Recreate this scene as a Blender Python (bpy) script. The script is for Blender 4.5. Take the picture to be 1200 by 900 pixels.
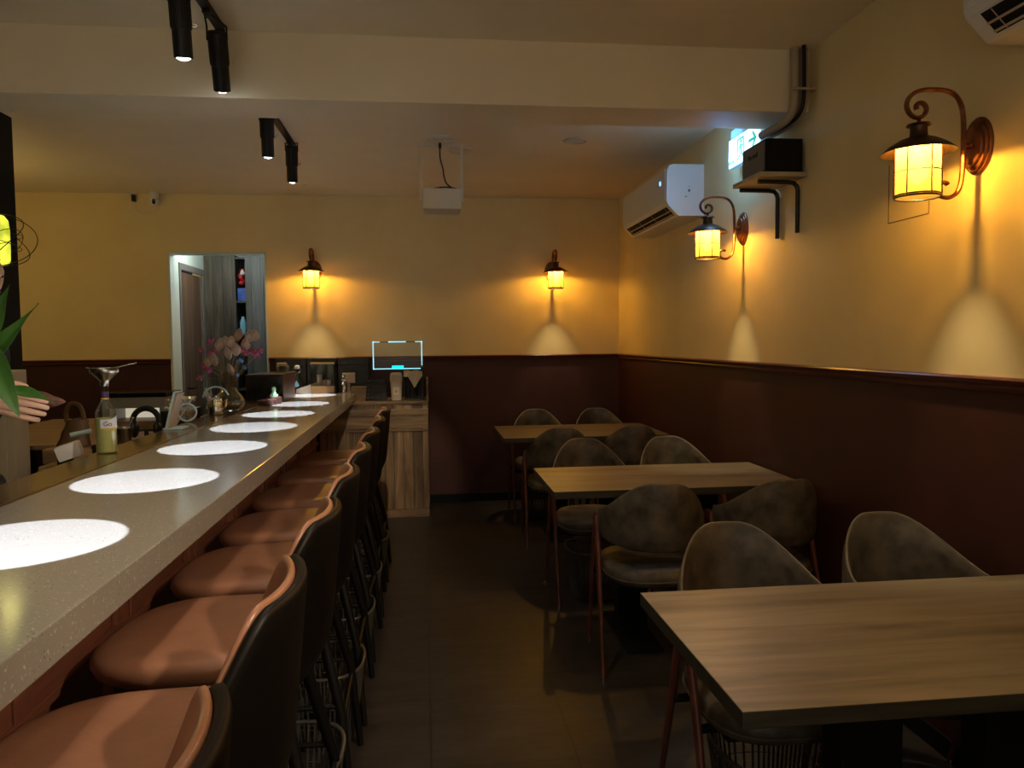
import bpy, bmesh, math, random
from mathutils import Vector, Matrix, Euler
PI = math.pi
R = math.radians
random.seed(7)
for o in list(bpy.data.objects):
    bpy.data.objects.remove(o)
scene = bpy.context.scene
COL = scene.collection

# ------------------------------------------------------------------ camera
cam_d = bpy.data.cameras.new('camera')
cam = bpy.data.objects.new('camera', cam_d)
COL.objects.link(cam)
scene.camera = cam
F_PX, YAW, PITCH, ROLL, EYE = 896.6, 0.1131, 0.0567, -0.0097, 1.4
cam_d.sensor_width = 36.0
cam_d.lens = F_PX / 1200.0 * 36.0
cam_d.clip_start = 0.03
fwd = Vector((math.sin(YAW) * math.cos(PITCH), math.cos(YAW) * math.cos(PITCH), -math.sin(PITCH)))
rt = Vector((math.cos(YAW), -math.sin(YAW), 0))
up = rt.cross(fwd)
r2 = rt * math.cos(ROLL) + up * math.sin(ROLL)
u2 = -rt * math.sin(ROLL) + up * math.cos(ROLL)
cam.matrix_world = Matrix(((r2.x, u2.x, -fwd.x, 0), (r2.y, u2.y, -fwd.y, 0), (r2.z, u2.z, -fwd.z, EYE), (0, 0, 0, 1)))

# ------------------------------------------------------------------ world, exposure, fill light
world = bpy.data.worlds.new('world')
scene.world = world
world.use_nodes = True
world.node_tree.nodes['Background'].inputs[0].default_value = (0.05, 0.05, 0.06, 1)
world.node_tree.nodes['Background'].inputs[1].default_value = 0.3
vs = scene.view_settings
vs.view_transform = 'Standard'
vs.look = 'None'
vs.gamma = 1.0
vs.use_curve_mapping = False
vs.exposure = 0.55

BULB_W = 25.0          # each wall lantern
BEAM_W = 270.0        # each counter spotlight
CEIL_W = 18.0


def lamp(kind, name, loc, energy, color, size=0.02, direction=None, spot=None, blend=0.1, size_y=None):
    d = bpy.data.lights.new(name, kind)
    d.energy = energy
    d.color = color
    if kind == 'AREA':
        d.shape = 'RECTANGLE'
        d.size = size
        d.size_y = size_y or size
    else:
        d.shadow_soft_size = size
    if kind == 'SPOT':
        d.spot_size = spot
        d.spot_blend = blend
    o = bpy.data.objects.new(name, d)
    COL.objects.link(o)
    o.location = loc
    if direction is not None:
        o.rotation_euler = Vector(direction).to_track_quat('-Z', 'Y').to_euler()
    return o


# area fill light added behind the camera to lift walls and ceiling
lamp('AREA', 'front_fill_light', (-0.9, -2.35, 1.5), 19.0, (1.0, 0.86, 0.66), 3.2, (0, 1, 0.95), size_y=1.9)


# ------------------------------------------------------------------ materials
def mat(name, color=(0.5, 0.5, 0.5), rough=0.5, metal=0.0, emit=None, estr=0.0, spec=0.5, trans=0.0, alpha=1.0, coat=0.0):
    m = bpy.data.materials.new(name)
    m.use_nodes = True
    b = m.node_tree.nodes['Principled BSDF']
    b.inputs['Base Color'].default_value = (*color, 1)
    b.inputs['Roughness'].default_value = rough
    b.inputs['Metallic'].default_value = metal
    b.inputs['Specular IOR Level'].default_value = spec
    b.inputs['Transmission Weight'].default_value = trans
    b.inputs['Alpha'].default_value = alpha
    b.inputs['Coat Weight'].default_value = coat
    if emit:
        b.inputs['Emission Color'].default_value = (*emit, 1)
        b.inputs['Emission Strength'].default_value = estr
    return m


def N(m, kind, **kw):
    n = m.node_tree.nodes.new(kind)
    for k, v in kw.items():
        if k.startswith('i_'):
            n.inputs[k[2:].replace('_', ' ')].default_value = v
        else:
            setattr(n, k, v)
    return n


def L(m, a, b):
    m.node_tree.links.new(a, b)


def bsdf(m):
    return m.node_tree.nodes['Principled BSDF']


def coords(m, scale=(1, 1, 1), rot=(0, 0, 0), kind='Object'):
    tc = N(m, 'ShaderNodeTexCoord')
    mp = N(m, 'ShaderNodeMapping')
    mp.inputs['Scale'].default_value = scale
    mp.inputs['Rotation'].default_value = rot
    L(m, tc.outputs[kind], mp.inputs['Vector'])
    return mp.outputs['Vector']


def ramp(m, fac, stops):
    r = N(m, 'ShaderNodeValToRGB')
    els = r.color_ramp.elements
    while len(els) < len(stops):
        els.new(0.5)
    for e, (p, c) in zip(els, stops):
        e.position = p
        e.color = (*c, 1)
    L(m, fac, r.inputs['Fac'])
    return r.outputs['Color']


def noise(m, vec, scale, detail=4, rough=0.55, dist=0.0):
    n = N(m, 'ShaderNodeTexNoise')
    n.inputs['Scale'].default_value = scale
    n.inputs['Detail'].default_value = detail
    n.inputs['Roughness'].default_value = rough
    n.inputs['Distortion'].default_value = dist
    L(m, vec, n.inputs['Vector'])
    return n.outputs['Fac']


def bump(m, fac, strength=0.2, distance=0.01):
    b = N(m, 'ShaderNodeBump')
    b.inputs['Strength'].default_value = strength
    b.inputs['Distance'].default_value = distance
    L(m, fac, b.inputs['Height'])
    L(m, b.outputs['Normal'], bsdf(m).inputs['Normal'])


def mottled(name, c0, c1, scale, rough=0.6, bstr=0.15, bscale=None, stretch=(1, 1, 1), spec=0.5, bdist=0.004, coat=0.0, lo=0.35, hi=0.65, rlo=None):
    m = mat(name, c0, rough, spec=spec, coat=coat)
    v = coords(m, stretch)
    f = noise(m, v, scale, 5)
    L(m, ramp(m, f, [(lo, c0), (hi, c1)]), bsdf(m).inputs['Base Color'])
    f2 = noise(m, v, bscale or scale * 6, 3)
    bump(m, f2, bstr, bdist)
    return m


def wood(name, c0, c1, c2, axis='x', scale=1.0, rough=0.5, planks=0.0, plank_axis='x', bstr=0.15):
    m = mat(name, c1, rough)
    st = {'x': (0.9, 9, 9), 'y': (9, 0.9, 9), 'z': (9, 9, 0.7)}[axis]
    v = coords(m, tuple(s * scale for s in st))
    f = noise(m, v, 1.6, 7, 0.62, 0.6)
    colr = ramp(m, f, [(0.28, c0), (0.5, c1), (0.72, c2)])
    if planks:
        v2 = coords(m, (1, 1, 1))
        sp = N(m, 'ShaderNodeSeparateXYZ')
        L(m, v2, sp.inputs[0])
        d = N(m, 'ShaderNodeMath', operation='DIVIDE')
        L(m, sp.outputs[{'x': 0, 'y': 1, 'z': 2}[plank_axis]], d.inputs[0])
        d.inputs[1].default_value = planks
        fr = N(m, 'ShaderNodeMath', operation='FRACT')
        L(m, d.outputs[0], fr.inputs[0])
        g = N(m, 'ShaderNodeMath', operation='GREATER_THAN')
        L(m, fr.outputs[0], g.inputs[0])
        g.inputs[1].default_value = 0.05
        fl = N(m, 'ShaderNodeMath', operation='FLOOR')
        L(m, d.outputs[0], fl.inputs[0])
        wn = N(m, 'ShaderNodeTexWhiteNoise', noise_dimensions='1D')
        L(m, fl.outputs[0], wn.inputs['W'])
        mr = N(m, 'ShaderNodeMapRange')
        mr.inputs['To Min'].default_value = 0.6
        mr.inputs['To Max'].default_value = 1.15
        L(m, wn.outputs['Value'], mr.inputs['Value'])
        mm = N(m, 'ShaderNodeMath', operation='MULTIPLY')
        L(m, mr.outputs[0], mm.inputs[0])
        mg = N(m, 'ShaderNodeMapRange')
        mg.inputs['To Min'].default_value = 0.25
        L(m, g.outputs[0], mg.inputs['Value'])
        L(m, mg.outputs[0], mm.inputs[1])
        vm = N(m, 'ShaderNodeVectorMath', operation='SCALE')
        L(m, colr, vm.inputs[0])
        L(m, mm.outputs[0], vm.inputs['Scale'])
        colr = vm.outputs[0]
    L(m, colr, bsdf(m).inputs['Base Color'])
    bump(m, f, bstr, 0.003)
    return m


M = {}
M['paint'] = mottled('cream_wall_paint', (0.74, 0.60, 0.31), (0.79, 0.645, 0.345), 3, 0.75, 0.12, 90, bdist=0.002)
M['ceil'] = mottled('ceiling_paint', (0.76, 0.66, 0.47), (0.80, 0.70, 0.50), 3, 0.6, 0.08, 60, bdist=0.002)
M['maroon'] = mottled('maroon_wall_paint', (0.042, 0.008, 0.0065), (0.056, 0.011, 0.009), 4, 0.6, 0.12, 90, bdist=0.002)
M['rail'] = mat('rail_lacquer', (0.10, 0.028, 0.02), 0.3)
M['white'] = mat('white_paint', (0.62, 0.66, 0.58), 0.55)
M['plastic'] = mat('white_plastic', (0.74, 0.73, 0.70), 0.35)
M['black'] = mat('black_metal', (0.005, 0.0045, 0.0045), 0.45, spec=0.35)
M['blackmatte'] = mat('black_matte', (0.004, 0.004, 0.004), 0.8, spec=.25)
M['blackgloss'] = mat('black_gloss', (0.012, 0.011, 0.010), 0.15)
M['steel'] = mat('brushed_steel', (0.62, 0.62, 0.60), 0.22, 1.0)
M['copper'] = mottled('aged_copper', (0.20, 0.075, 0.035), (0.34, 0.13, 0.06), 25, 0.38, 0.1)
bsdf(M['copper']).inputs['Metallic'].default_value = 0.85
M['darkcopper'] = mottled('dark_bronze', (0.05, 0.028, 0.018), (0.10, 0.05, 0.03), 25, 0.4, 0.1)
bsdf(M['darkcopper']).inputs['Metallic'].default_value = 0.7
M['leather'] = mottled('cognac_leather', (0.33, 0.145, 0.080), (0.42, 0.20, 0.118), 5, 0.30, 0.35, 70, bdist=0.002, coat=0.25)
M['shell'] = mottled('dark_brown_leather', (0.003, 0.002, 0.0015), (0.005, 0.0032, 0.0022), 6, 0.5, 0.2, 80, bdist=0.001, spec=0.3)
M['suede'] = mottled('taupe_suede', (0.036, 0.030, 0.023), (0.14, 0.115, 0.087), 13, 0.5, 0.3, 60, bdist=0.002, lo=0.32, hi=0.72)
M['suede_edge'] = mottled('taupe_suede_piping', (0.085, 0.07, 0.052), (0.14, 0.115, 0.085), 12, 0.45, 0.15, 60)
M['legwood'] = wood('mahogany_leg', (0.05, 0.015, 0.010), (0.11, 0.030, 0.018), (0.17, 0.05, 0.028), 'z', 2, 0.4)
M['mahogany'] = wood('mahogany_panel', (0.14, 0.045, 0.024), (0.20, 0.068, 0.036), (0.25, 0.09, 0.048), 'y', 1, 0.42)
M['tabletop'] = wood('grey_oak_laminate', (0.085, 0.066, 0.044), (0.19, 0.153, 0.105), (0.27, 0.222, 0.16), 'x', 0.9, 0.42, bstr=0.06)
M['tableedge'] = wood('dark_oak_edge', (0.012, 0.011, 0.008), (0.025, 0.022, 0.014), (0.040, 0.034, 0.022), 'x', 2, 0.55)
M['plank'] = wood('brown_plank_laminate', (0.045, 0.026, 0.012), (0.21, 0.132, 0.068), (0.40, 0.27, 0.155), 'z', 1.2, 0.5, planks=0.075, plank_axis='x')
M['plank_h'] = wood('brown_board_laminate', (0.06, 0.036, 0.018), (0.20, 0.13, 0.068), (0.36, 0.245, 0.14), 'x', 1.0, 0.5)
M['darkplank'] = wood('dark_brown_plank_laminate', (0.025, 0.018, 0.012), (0.09, 0.066, 0.044), (0.19, 0.145, 0.10), 'z', 1.2, 0.5, planks=0.09, plank_axis='x')
M['greyplank'] = wood('grey_plank_laminate', (0.03, 0.028, 0.025), (0.10, 0.092, 0.082), (0.20, 0.19, 0.175), 'z', 1.2, 0.5, planks=0.11, plank_axis='x')
M['doorwood'] = wood('brown_door_laminate', (0.08, 0.038, 0.018), (0.20, 0.10, 0.052), (0.30, 0.165, 0.09), 'z', 1.2, 0.5, planks=0.16, plank_axis='y')
M['board'] = wood('light_wood_board', (0.18, 0.10, 0.05), (0.28, 0.17, 0.09), (0.36, 0.23, 0.13), 'x', 1.5, 0.45)
M['ledge'] = mat('brown_gloss_ledge', (0.15, 0.095, 0.042), 0.14)
M['gold'] = mat('gold_trim', (0.45, 0.28, 0.10), 0.3, 1.0)
M['beige'] = mottled('beige_laminate', (0.30, 0.25, 0.18), (0.34, 0.285, 0.21), 6, 0.5, 0.05)
M['glass'] = mat('clear_glass', (0.95, 0.95, 0.92), 0.03, trans=1.0)
M['skin'] = mottled('skin', (0.62, 0.40, 0.30), (0.68, 0.45, 0.34), 18, 0.5, 0.1, 120, bdist=0.001)
M['cloth_black'] = mottled('black_cloth', (0.015, 0.017, 0.022), (0.022, 0.024, 0.03), 20, 0.85, 0.2)
M['hair'] = mottled('black_hair', (0.012, 0.010, 0.009), (0.02, 0.016, 0.013), 40, 0.5, 0.4, stretch=(1, 1, 0.2))
M['bag'] = mottled('brown_leather_bag', (0.05, 0.024, 0.009), (0.11, 0.055, 0.022), 8, 0.5, 0.25)
M['meat'] = mottled('dark_red_cloth', (0.10, 0.035, 0.03), (0.20, 0.08, 0.06), 22, 0.6, 0.3)
M['tissue'] = mottled('white_tissue', (0.62, 0.56, 0.46), (0.70, 0.64, 0.54), 14, 0.8, 0.2)
M['bone'] = mat('cream_plastic', (0.50, 0.43, 0.33), 0.5)
M['leaf'] = mottled('green_leaf', (0.022, 0.085, 0.012), (0.065, 0.19, 0.03), 7, 0.4, 0.1, stretch=(1, 1, 1))
M['stem'] = mat('dry_stem', (0.20, 0.16, 0.07), 0.7)
M['dry'] = mottled('dried_petal', (0.34, 0.24, 0.19), (0.50, 0.38, 0.31), 30, 0.75, 0.3)
M['pink'] = mottled('pink_petal', (0.32, 0.06, 0.15), (0.50, 0.14, 0.28), 40, 0.7, 0.3)
M['blue'] = mat('blue_petal', (0.08, 0.25, 0.75), 0.6)
M['redbrown'] = mat('red_brown_box', (0.09, 0.03, 0.022), 0.35)
M['jade'] = mat('pale_green_glass', (0.30, 0.62, 0.36), 0.2, emit=(0.3, 0.6, 0.35), estr=0.12)
M['tealwhite'] = mat('pale_blue_plastic', (0.42, 0.58, 0.66), 0.3)
M['tinsel'] = mat('pale_foil', (0.55, 0.60, 0.62), 0.3, 0.6)
M['pink_dust'] = mat('dusty_pink_panel', (0.42, 0.33, 0.27), 0.6)
M['microwave'] = mat('grey_white_enamel', (0.30, 0.31, 0.30), 0.35)
M['ipipe'] = mat('beige_conduit', (0.40, 0.33, 0.23), 0.5)
M['red'] = mottled('red_plastic', (0.50, 0.02, 0.03), (0.65, 0.05, 0.05), 20, 0.4)
M['bluep'] = mottled('blue_plastic', (0.02, 0.05, 0.30), (0.04, 0.12, 0.5), 20, 0.4)
M['aqua'] = mat('aqua_plastic', (0.25, 0.55, 0.75), 0.4)
M['rubber'] = mat('black_rubber', (0.015, 0.015, 0.015), 0.8)
M['ivory'] = mat('ivory_bracket', (0.66, 0.60, 0.47), 0.5)
M['grille'] = mottled('speaker_grille', (0.13, 0.12, 0.10), (0.17, 0.16, 0.135), 200, 0.7, 0.4, 250)
M['shelfwood'] = mat('pale_shelf', (0.45, 0.37, 0.25), 0.5)
M['cut'] = mat('panel_cut', (0.15, 0.10, 0.05), 0.8)


def floor_mat():
    m = mat('dark_vinyl_floor', (0.05, 0.04, 0.03), 0.42)
    v = coords(m, (1, 1, 1), (0, 0, PI / 2))
    br = N(m, 'ShaderNodeTexBrick')
    br.inputs['Scale'].default_value = 1.0
    br.inputs['Mortar Size'].default_value = 0.003
    br.inputs['Brick Width'].default_value = 0.98
    br.inputs['Row Height'].default_value = 0.49
    br.inputs['Color1'].default_value = (0.85, 0.85, 0.85, 1)
    br.inputs['Color2'].default_value = (1, 1, 1, 1)
    br.inputs['Mortar'].default_value = (0.35, 0.35, 0.35, 1)
    L(m, v, br.inputs['Vector'])
    v2 = coords(m, (1.2, 5, 1))
    f = noise(m, v2, 2.2, 6, 0.65)
    c = ramp(m, f, [(0.3, (0.019, 0.016, 0.014)), (0.55, (0.035, 0.029, 0.025)), (0.75, (0.056, 0.047, 0.041))])
    mx = N(m, 'ShaderNodeVectorMath', operation='MULTIPLY')
    L(m, c, mx.inputs[0])
    L(m, br.outputs['Color'], mx.inputs[1])
    L(m, mx.outputs[0], bsdf(m).inputs['Base Color'])
    f3 = noise(m, v2, 14, 4)
    rr = N(m, 'ShaderNodeMapRange')
    rr.inputs['To Min'].default_value = 0.32
    rr.inputs['To Max'].default_value = 0.55
    L(m, f3, rr.inputs['Value'])
    L(m, rr.outputs[0], bsdf(m).inputs['Roughness'])
    bump(m, f3, 0.12, 0.003)
    return m


def quartz_mat():
    m = mat('speckled_quartz', (0.3, 0.3, 0.28), 0.16)
    v = coords(m)
    vo = N(m, 'ShaderNodeTexVoronoi')
    vo.inputs['Scale'].default_value = 85
    L(m, v, vo.inputs['Vector'])
    c1 = ramp(m, vo.outputs['Distance'], [(0.10, (0.12, 0.12, 0.11)), (0.2, (0.31, 0.295, 0.26))])
    n2 = noise(m, v, 160, 2)
    c2 = ramp(m, n2, [(0.62, (0, 0, 0)), (0.72, (0.22, 0.22, 0.2))])
    n3 = noise(m, v, 9, 3)
    msk = ramp(m, n3, [(0.45, (0, 0, 0)), (0.6, (1, 1, 1))])
    base = N(m, 'ShaderNodeMix', data_type='RGBA')
    L(m, msk, base.inputs['Factor'])
    base.inputs['A'].default_value = (0.31, 0.295, 0.26, 1)
    L(m, c1, base.inputs['B'])
    ad = N(m, 'ShaderNodeVectorMath', operation='ADD')
    L(m, base.outputs['Result'], ad.inputs[0])
    L(m, c2, ad.inputs[1])
    L(m, ad.outputs[0], bsdf(m).inputs['Base Color'])
    return m


def amber_glass():
    m = bpy.data.materials.new('amber_lantern_glass')
    m.use_nodes = True
    nt = m.node_tree
    nt.nodes.clear()
    out = nt.nodes.new('ShaderNodeOutputMaterial')
    tr = nt.nodes.new('ShaderNodeBsdfTransparent')
    tr.inputs[0].default_value = (1.0, 0.66, 0.15, 1)
    em = nt.nodes.new('ShaderNodeEmission')
    em.inputs[0].default_value = (1.0, 0.50, 0.045, 1)
    em.inputs[1].default_value = 0.75
    tl = nt.nodes.new('ShaderNodeBsdfTranslucent')
    tl.inputs[0].default_value = (0.22, 0.11, 0.015, 1)
    ad = nt.nodes.new('ShaderNodeAddShader')
    nt.links.new(em.outputs[0], ad.inputs[0])
    nt.links.new(tl.outputs[0], ad.inputs[1])
    mx = nt.nodes.new('ShaderNodeMixShader')
    mx.inputs[0].default_value = 0.70
    nt.links.new(tr.outputs[0], mx.inputs[1])
    nt.links.new(ad.outputs[0], mx.inputs[2])
    nt.links.new(mx.outputs[0], out.inputs[0])
    return m


def bulb_glass():
    m = bpy.data.materials.new('glowing_bulb')
    m.use_nodes = True
    nt = m.node_tree
    nt.nodes.clear()
    out = nt.nodes.new('ShaderNodeOutputMaterial')
    tr = nt.nodes.new('ShaderNodeBsdfTransparent')
    em = nt.nodes.new('ShaderNodeEmission')
    em.inputs[0].default_value = (1.0, 0.80, 0.45, 1)
    em.inputs[1].default_value = 8.0
    mx = nt.nodes.new('ShaderNodeMixShader')
    mx.inputs[0].default_value = 0.3
    nt.links.new(tr.outputs[0], mx.inputs[1])
    nt.links.new(em.outputs[0], mx.inputs[2])
    nt.links.new(mx.outputs[0], out.inputs[0])
    return m


def green_glass():
    m = mat('yellow_green_glass', (0.35, 0.38, 0.04), 0.3, emit=(0.55, 0.62, 0.03), estr=1.0)
    v = coords(m)
    f = noise(m, v, 14, 4)
    c = ramp(m, f, [(0.35, (0.22, 0.28, 0.01)), (0.6, (0.75, 0.75, 0.06))])
    L(m, c, bsdf(m).inputs['Emission Color'])
    return m


def mesh_basket():
    m = mat('ribbed_basket_mesh', (0.075, 0.072, 0.064), 0.45, 0.3)
    return m


def thin_glass(name, tint=(0.9, 0.9, 0.85), rough=0.05, mixv=0.01):
    m = bpy.data.materials.new(name)
    m.use_nodes = True
    nt = m.node_tree
    nt.nodes.clear()
    out = nt.nodes.new('ShaderNodeOutputMaterial')
    tr = nt.nodes.new('ShaderNodeBsdfTransparent')
    tr.inputs[0].default_value = (*tint, 1)
    gl = nt.nodes.new('ShaderNodeBsdfGlossy')
    gl.inputs['Roughness'].default_value = rough
    mx = nt.nodes.new('ShaderNodeMixShader')
    lw = nt.nodes.new('ShaderNodeLayerWeight')
    lw.inputs[0].default_value = 0.35
    mr = nt.nodes.new('ShaderNodeMapRange')
    mr.inputs['To Min'].default_value = mixv
    mr.inputs['To Max'].default_value = 0.7
    nt.links.new(lw.outputs['Facing'], mr.inputs['Value'])
    nt.links.new(mr.outputs[0], mx.inputs[0])
    nt.links.new(tr.outputs[0], mx.inputs[1])
    nt.links.new(gl.outputs[0], mx.inputs[2])
    nt.links.new(mx.outputs[0], out.inputs[0])
    return m


M['floor'] = floor_mat()
M['quartz'] = quartz_mat()
M['amber'] = amber_glass()
M['bulb'] = bulb_glass()
M['greenglass'] = green_glass()
M['basket'] = mesh_basket()
M['thin'] = thin_glass('thin_clear_glass')
M['lens'] = mat('lit_lens', (1, 1, 1), 0.3, emit=(0.85, 0.93, 1.0), estr=12.0)
M['sign'] = mat('lit_sign_white', (0.9, 1, 1), 0.4, emit=(0.62, 0.95, 1.0), estr=0.95)
M['signblue'] = mat('lit_sign_edge', (0.4, 0.7, 0.9), 0.4, emit=(0.15, 0.45, 0.9), estr=0.35)
M['signgreen'] = mat('sign_green', (0.0, 0.35, 0.25), 0.5, emit=(0.0, 0.42, 0.30), estr=0.6)
M['cyan'] = mat('cyan_light_strip', (0.4, 0.9, 1), 0.4, emit=(0.35, 0.80, 0.95), estr=0.7)
M['cyan2'] = mat('bright_cyan_light', (0.0, 0.6, 0.9), 0.4, emit=(0.0, 0.62, 0.9), estr=1.1)


# ------------------------------------------------------------------ mesh helpers
class MB:
    def __init__(s):
        s.bm = bmesh.new()

    def _xf(s, verts, rot, loc):
        if rot is not None:
            mt = Euler(rot).to_matrix()
            for v in verts:
                v.co = mt @ v.co
        for v in verts:
            v.co += Vector(loc)

    def box(s, x0, x1, y0, y1, z0, z1, bev=0.0, mi=0, rot=None, loc=(0, 0, 0), seg=2):
        r = bmesh.ops.create_cube(s.bm, size=1.0)
        vs_ = r['verts']
        for v in vs_:
            v.co.x = x0 + (v.co.x + .5) * (x1 - x0)
            v.co.y = y0 + (v.co.y + .5) * (y1 - y0)
            v.co.z = z0 + (v.co.z + .5) * (z1 - z0)
        fs = set()
        es = set()
        for v in vs_:
            fs.update(v.link_faces)
            es.update(v.link_edges)
        if bev > 0:
            r = bmesh.ops.bevel(s.bm, geom=list(es), offset=bev, segments=seg, affect='EDGES', profile=0.6)
            fs = set(r['faces'])
            vv = set()
            for f in fs:
                vv.update(f.verts)
            for v in list(vv):
                for f in v.link_faces:
                    fs.add(f)
        vv = set()
        for f in fs:
            if f.is_valid:
                f.material_index = mi
                vv.update(f.verts)
        s._xf(vv, rot, loc)
        return s

    def ring(s, pts):
        return [s.bm.verts.new(p) for p in pts]

    def bridge(s, a, b, mi=0, closed=True):
        n = len(a)
        for i in range(n if closed else n - 1):
            j = (i + 1) % n
            try:
                f = s.bm.faces.new((a[i], a[j], b[j], b[i]))
                f.material_index = mi
            except ValueError:
                pass

    def cap(s, a, mi=0, flip=False):
        try:
            f = s.bm.faces.new(list(reversed(a)) if flip else a)
            f.material_index = mi
        except ValueError:
            pass

    def loft(s, rings, mi=0, caps=True):
        rr = [s.ring(r) for r in rings]
        for a, b in zip(rr, rr[1:]):
            s.bridge(a, b, mi)
        if caps:
            s.cap(rr[0], mi, True)
            s.cap(rr[-1], mi)
        return s

    def lathe(s, prof, c=(0, 0, 0), seg=32, mi=0, ex=1.0, ey=1.0, rot=None, caps=True):
        rings = []
        mt = Euler(rot).to_matrix() if rot is not None else None
        for r, z in prof:
            r = max(r, 0.0003)
            ring = []
            for k in range(seg):
                a = 2 * PI * k / seg
                p = Vector((r * ex * math.cos(a), r * ey * math.sin(a), z))
                if mt:
                    p = mt @ p
                ring.append(p + Vector(c))
            rings.append(ring)
        return s.loft(rings, mi, caps)

    def tube(s, pts, r, seg=10, mi=0, closed=False, flat=1.0, caps=True):
        pts = [Vector(p) for p in pts]
        n = len(pts)
        rad = r if isinstance(r, (list, tuple)) else [r] * n
        t0 = (pts[1] - pts[0]).normalized()
        ref = Vector((0, 0, 1)) if abs(t0.z) < 0.9 else Vector((0, 1, 0))
        nrm = (ref - t0 * ref.dot(t0)).normalized()
        rings = []
        for i in range(n):
            if closed:
                t = (pts[(i + 1) % n] - pts[i - 1]).normalized()
            elif i == 0:
                t = t0
            elif i == n - 1:
                t = (pts[-1] - pts[-2]).normalized()
            else:
                t = (pts[i + 1] - pts[i - 1]).normalized()
            nrm = (nrm - t * nrm.dot(t))
            if nrm.length < 1e-6:
                nrm = t.orthogonal()
            nrm.normalize()
            bn = t.cross(nrm)
            rings.append(s.ring([pts[i] + rad[i] * (math.cos(2 * PI * k / seg) * nrm + flat * math.sin(2 * PI * k / seg) * bn) for k in range(seg)]))
        for a, b in zip(rings, rings[1:]):
            s.bridge(a, b, mi)
        if closed:
            s.bridge(rings[-1], rings[0], mi)
        elif caps:
            s.cap(rings[0], mi, True)
            s.cap(rings[-1], mi)
        return s

    def sphere(s, c, r, seg=20, mi=0, rot=None):
        rx, ry, rz = r if isinstance(r, (list, tuple)) else (r, r, r)
        res = bmesh.ops.create_uvsphere(s.bm, u_segments=seg, v_segments=max(6, seg // 2), radius=1.0)
        vv = res['verts']
        for v in vv:
            v.co = Vector((v.co.x * rx, v.co.y * ry, v.co.z * rz))
            for f in v.link_faces:
                f.material_index = mi
        s._xf(vv, rot, c)
        return s

    def prism(s, poly, axis, lo, hi, mi=0):
        """poly: 2-D points in the plane of the other two axes"""
        def P(a, b, t):
            return {'x': (t, a, b), 'y': (a, t, b), 'z': (a, b, t)}[axis]
        a = s.ring([P(p[0], p[1], lo) for p in poly])
        b = s.ring([P(p[0], p[1], hi) for p in poly])
        s.bridge(a, b, mi)
        s.cap(a, mi, True)
        s.cap(b, mi)
        return s

    def slab(s, fn, nu, nv, thick_fn, mi=0, mi_out=None):
        """closed solid from a surface fn(u,v)->Vector, thickness vector thick_fn(u,v)"""
        A = [[s.bm.verts.new(fn(i / nu, j / nv)) for j in range(nv + 1)] for i in range(nu + 1)]
        B = [[s.bm.verts.new(fn(i / nu, j / nv) + thick_fn(i / nu, j / nv)) for j in range(nv + 1)] for i in range(nu + 1)]
        mo = mi if mi_out is None else mi_out
        for i in range(nu):
            for j in range(nv):
                f = s.bm.faces.new((A[i][j], A[i + 1][j], A[i + 1][j + 1], A[i][j + 1]))
                f.material_index = mi
                f = s.bm.faces.new((B[i][j], B[i][j + 1], B[i + 1][j + 1], B[i + 1][j]))
                f.material_index = mo
        for i in range(nu):
            for (P, Q) in ((A, B),):
                s.bm.faces.new((P[i][0], Q[i][0], Q[i + 1][0], P[i + 1][0])).material_index = mi
                s.bm.faces.new((P[i][nv], P[i + 1][nv], Q[i + 1][nv], Q[i][nv])).material_index = mi
        for j in range(nv):
            s.bm.faces.new((A[0][j], A[0][j + 1], B[0][j + 1], B[0][j])).material_index = mi
            s.bm.faces.new((A[nu][j], B[nu][j], B[nu][j + 1], A[nu][j + 1])).material_index = mi
        return s

    def build(s, name, mats, parent=None, smooth=True, angle=40, loc=None, rot=None):
        bm = s.bm
        bmesh.ops.recalc_face_normals(bm, faces=bm.faces)
        if smooth:
            for f in bm.faces:
                f.smooth = True
            lim = R(angle)
            for e in bm.edges:
                if len(e.link_faces) == 2:
                    if e.calc_face_angle(0) > lim:
                        e.smooth = False
        me = bpy.data.meshes.new(name)
        bm.to_mesh(me)
        bm.free()
        for m in (mats if isinstance(mats, (list, tuple)) else [mats]):
            me.materials.append(M[m] if isinstance(m, str) else m)
        o = bpy.data.objects.new(name, me)
        COL.objects.link(o)
        if parent is not None:
            o.parent = parent
        if loc is not None:
            o.location = loc
        if rot is not None:
            o.rotation_euler = rot
        return o


def tag(o, label, cat, group=None, kind=None):
    o['label'] = label
    if cat:
        o['category'] = cat
    if group:
        o['group'] = group
    if kind:
        o['kind'] = kind
    return o


def thing(name, label, cat, loc=(0, 0, 0), rotz=0.0, group=None):
    o = bpy.data.objects.new(name, None)
    o.empty_display_size = 0.1
    COL.objects.link(o)
    o.location = loc
    o.rotation_euler = (0, 0, rotz)
    return tag(o, label, cat, group)


def copy_tree(o, parent=None):
    kids = [c for c in o.children]
    c = o.copy()
    COL.objects.link(c)
    if parent is not None:
        c.parent = parent
    for ch in kids:
        copy_tree(ch, c)
    return c


def struct(o, label=None):
    o['kind'] = 'structure'
    if label:
        o['label'] = label
    return o


def recentre(o):
    """put the origin of a one-mesh thing at its base"""
    me = o.data
    xs = [v.co.x for v in me.vertices]
    ys = [v.co.y for v in me.vertices]
    zs = [v.co.z for v in me.vertices]
    c = Vector(((min(xs) + max(xs)) / 2, (min(ys) + max(ys)) / 2, min(zs)))
    me.transform(Matrix.Translation(-c))
    o.location = Vector(o.location) + c
    return o


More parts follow.
